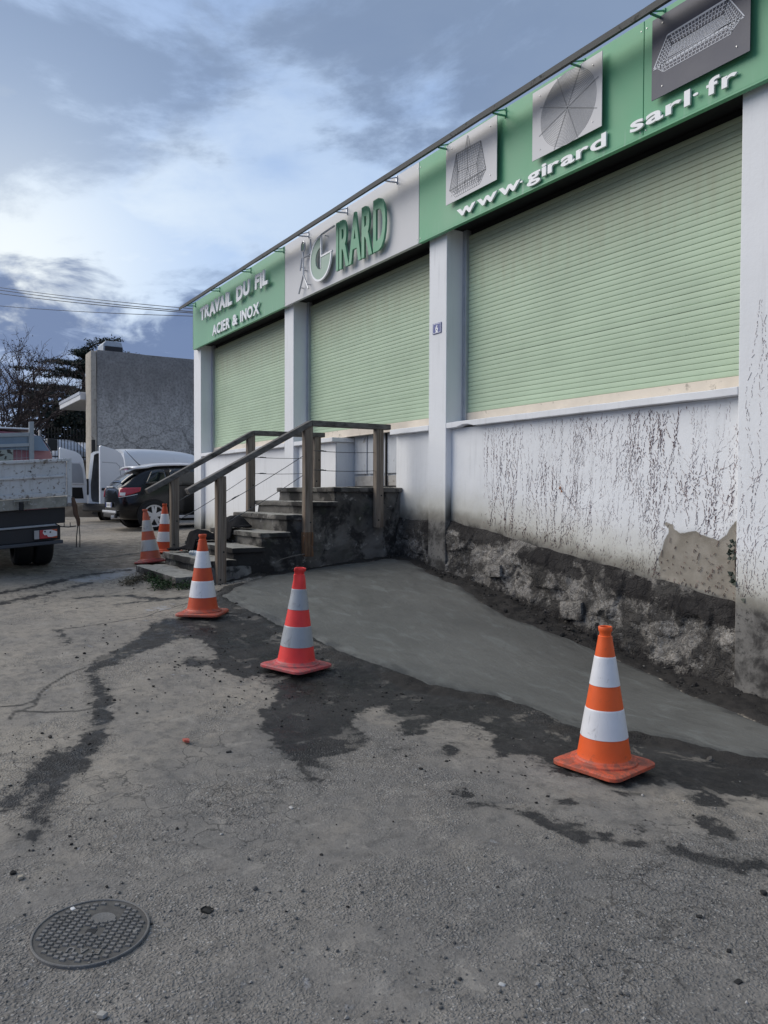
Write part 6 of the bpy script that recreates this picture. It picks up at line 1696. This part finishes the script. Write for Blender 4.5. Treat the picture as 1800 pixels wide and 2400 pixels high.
pebble(u2(1530, 1665), .024, (.016, .016, .016), 'black crumb nearest the lower right corner', flat=.5); pebble(u2(1362, 1380), .022, (.016, .016, .016), 'flat black scrap in the right half of the yard', flat=.35)
pebble(u1(440, 1810), .030, (.30, .29, .27), 'grey stone near the bottom edge, left of centre'); pebble(u1(895, 1357), .04, (.015, .015, .014), 'curled black leaf scrap right of the manhole cover', 'leaf_scrap', .3, 'leaf', None)
p = at_g(*u1(805, 627)); m_ = MB().prism([(-.03, -.012), (.02, -.018), (.034, .006), (.0, .018), (-.028, .012)], lambda u, v, k: (u, v, .012*(1-k)+.004*math.sin(u*90)))
o = m_.build('plastic_shard', simple('red_plastic', (.42, .09, .06), .45, .15, obj=True), recalc=True); o.location = (p[0], p[1], p[2]+.006); tag(o, 'small red plastic shard lying on the dry asphalt', 'scrap')

# manhole cover: frame ring, recessed lid, every stud a piece
c = at_g(214, 2184); eL, eR = at_g(62, 2186), at_g(369, 2180)
RM = .5*float(np.linalg.norm(eR-eL)); RM = .186
mh = thing('manhole_cover', (c[0], c[1], float(gz(c[0], c[1]))+.0015), 'round studded cast-iron manhole cover in the near left corner', 'manhole cover', rot=(R(.4), R(1.8), 0))
va = math.atan2(_rt[1], _rt[0])
_gn = Vector((-(float(gz(c[0]+.1, c[1]))-float(gz(c[0]-.1, c[1])))/.2, -(float(gz(c[0], c[1]+.1))-float(gz(c[0], c[1]-.1)))/.2, 1)).normalized()
mh.rotation_euler = (Vector((0, 0, 1)).rotation_difference(_gn).to_matrix() @ Matrix.Rotation(va+R(-3), 3, 'Z')).to_euler()
MB().lathe([(RM, -.02), (RM, .003), (RM-.002, .005), (RM-.006, .005), (RM-.008, .003), (RM-.008, -.02)], 72).build('frame', M['iron'], mh, recalc=True, angle=40)
MB().lathe([(0, .001), (RM-.0085, .001), (RM-.0085, -.02), (0, -.02)], 72).build('lid', simple('lid_dirt', (.085, .081, .076), .85, .3, 20., spots=(.11, .105, .095), spot_at=(.5, .65), spot_scale=14.), mh, recalc=True, angle=40)
sm_ = MB().hexa([(-.0088, -.0068, 0), (.0088, -.0068, 0), (.0088, .0068, 0), (-.0088, .0068, 0)], [(-.0072, -.0054, .005), (.0072, -.0054, .005), (.0072, .0054, .005), (-.0072, .0054, .005)]).mesh('stud', M['iron'])
px_, py_ = .0245, .0205
for i in range(-8, 9):
    for j in range(-9, 10):
        x, y = (i)*px_, (j+.5*(i % 2))*py_
        if math.hypot(x, y) > RM-.024 or (abs(x) < .028 and abs(y) < .019) or (math.hypot((x-.01)/.056, (y-.098)/.042) < 1.1) or (abs(x-.02) < .078 and abs(y+.105) < .017): continue
        o = bpy.data.objects.new('stud', sm_); COL.objects.link(o); o.parent = mh; o.location = (x, y, .001)
MB().box(-.016, .016, -.012, .012, .0012, .0022).build('keyhole', M['black'], mh)
MB().lathe([(0, .004), (.040, .004), (.042, .001)], 32, c=(.01, .098, 0)).build('badge', M['iron'], mh).scale = (1, .75, 1)
for k, ch in enumerate('EAU'):
    me0, gc = glyph(ch, .02); me = me0.copy(); qq = np.empty_like(gc); qq[:, 0] = .075-k*.042-(gc[:, 0]-gc[:, 0].min())*.038; qq[:, 1] = -.093-(gc[:, 1]-gc[:, 1].min())*.034; qq[:, 2] = .001+(gc[:, 2]+.5)*.004
    me.name = 'letter'; me.vertices.foreach_set('co', qq.astype(np.float32).ravel()); me.materials.clear(); me.materials.append(M['iron']); me.update(); put('letter', me, mh)

# clothes heap and bottle left on the lower steps
def stepz(y):
    z = np.full(np.shape(y), -1.1)
    for a, t_ in zip(NOSE, TOPZ): z = np.where(y > a-.02, t_, z)
    return z
hx = np.arange(-10.30, -9.25, .016); hy = np.arange(3.05, 4.2, .016); HX, HY = np.meshgrid(hx, hy)
zs_ = sum(stepz(HY+d_) for d_ in np.linspace(-.10, .03, 9))/9; zs_ = np.maximum(zs_, stepz(HY)+.004)
blob = np.exp(-(((HX+9.72)/.30)**2+((HY-3.84)/.15)**2)**1.5)*.155+np.exp(-(((HX+9.95)/.17)**2+((HY-3.50)/.20)**2)**1.5)*.11+np.exp(-(((HX+10.06-(HY-3.3)*.3)/.10)**2+((HY-3.27)/.20)**2)**2)*.05
fold = fbm(HX*7+HY*3, HY*4, 3, 201)*.028+np.abs(fbm(HX*14, HY*9+HX*4, 2, 202))*.018
hz = zs_+blob+fold*np.clip(blob/.05, 0, 1)
msk = blob > .018
ix = np.arange(HX.size).reshape(HX.shape); kp = msk[:-1, :-1] & msk[1:, 1:] & msk[:-1, 1:] & msk[1:, :-1]
FQ = np.stack([ix[:-1, :-1], ix[:-1, 1:], ix[1:, 1:], ix[1:, :-1]], -1)[kp]; us, iv_ = np.unique(FQ, return_inverse=True)
o = put('jacket', fast_mesh('jacket', np.stack([HX, HY, hz], -1).reshape(-1, 3)[us], iv_.reshape(-1, 4), simple('black_cloth', (.010, .010, .012), .85, .3, 20., bump=.5, bscale=90., spec=.2)))
s_ = o.modifiers.new('thick', 'SOLIDIFY'); s_.thickness = .018; s_.offset = 1
tag(o, 'crumpled black jacket dropped on the lower steps', 'jacket')
bt = thing('water_bottle', (-9.30, 3.215, TOPZ[1]+.038), 'clear plastic water bottle lying on its side by the jacket', 'bottle', rot=(0, R(90), R(32)))
MB().lathe([(0, -.14), (.024, -.14), (.032, -.130), (.033, -.06), (.030, -.05), (.033, -.04), (.033, .02), (.030, .03), (.033, .04), (.032, .075), (.022, .105), (.0135, .120), (.0135, .134)], 24).build('shell', simple('clear_plastic', (.72, .80, .86), .08, .03, trans=.75, ior=1.3, obj=True), bt, smooth=True)
MB().lathe([(0, .150), (.015, .150), (.0155, .134), (0, .134)], 18).build('cap', M['letter_white'], bt)
MB().lathe([(.0335, -.035), (.0335, .015)], 24).build('label_band', simple('bottle_label', (.45, .55, .66), .4, .2, 40., obj=True), bt)
# weeds at the bottom step, dry grass beside them
def weeds(name, pts, n_, seed, cols, hgt):
    rg_ = random.Random(seed); m_ = []; tone = []
    for i in range(n_):
        a = rg_.choice(pts); c_ = at_g(*a); x, y = c_[0]+rg_.gauss(0, .05), c_[1]+rg_.gauss(0, .05); z = float(gz(x, y)); h_ = hgt*rg_.uniform(.4, 1.1)
        an = rg_.uniform(0, 2*PI); L = rg_.uniform(.012, .028); b0 = Vector((x, y, z+h_*rg_.random())); d_ = Vector((math.cos(an), math.sin(an), rg_.uniform(.1, 1.2))).normalized(); s_ = d_.orthogonal().normalized()
        m_ += [tuple(b0-s_*L*.3), tuple(b0+s_*L*.3), tuple(b0+d_*L*1.5)]; tone.append(rg_.random())
    return tag(put(name, leaf_mesh(name, foliage_material(name+'_leaf', *cols), m_, tone)), kind='stuff')
w7 = lambda a, c: (300+a*500/1659, 1200+c*500/1659)
weeds('weeds', [w7(230, 590), w7(270, 600), w7(215, 560), w7(300, 590), w7(190, 530), w7(430, 600)], 900, 2, ((.012, .03, .012), (.05, .09, .035)), .11)
weeds('dry_grass', [w7(20, 555), w7(70, 540), w7(120, 520), w7(0, 570), w7(150, 530)], 700, 3, ((.06, .055, .04), (.15, .135, .10)), .07)
q = [at_x(*zz4(a, c), -8.50) for a, c in ((812, 858), (850, 832), (900, 818), (960, 806), (1000, 800))]
tag(put('dry_root', MB().tube([tuple(x) for x in q], [.004, .006, .007, .008, .009], 6).mesh('dry_root', simple('dry_root_bark', (.11, .10, .09), .9, .2))), 'thin dry root poking out of the stair flank', 'root')
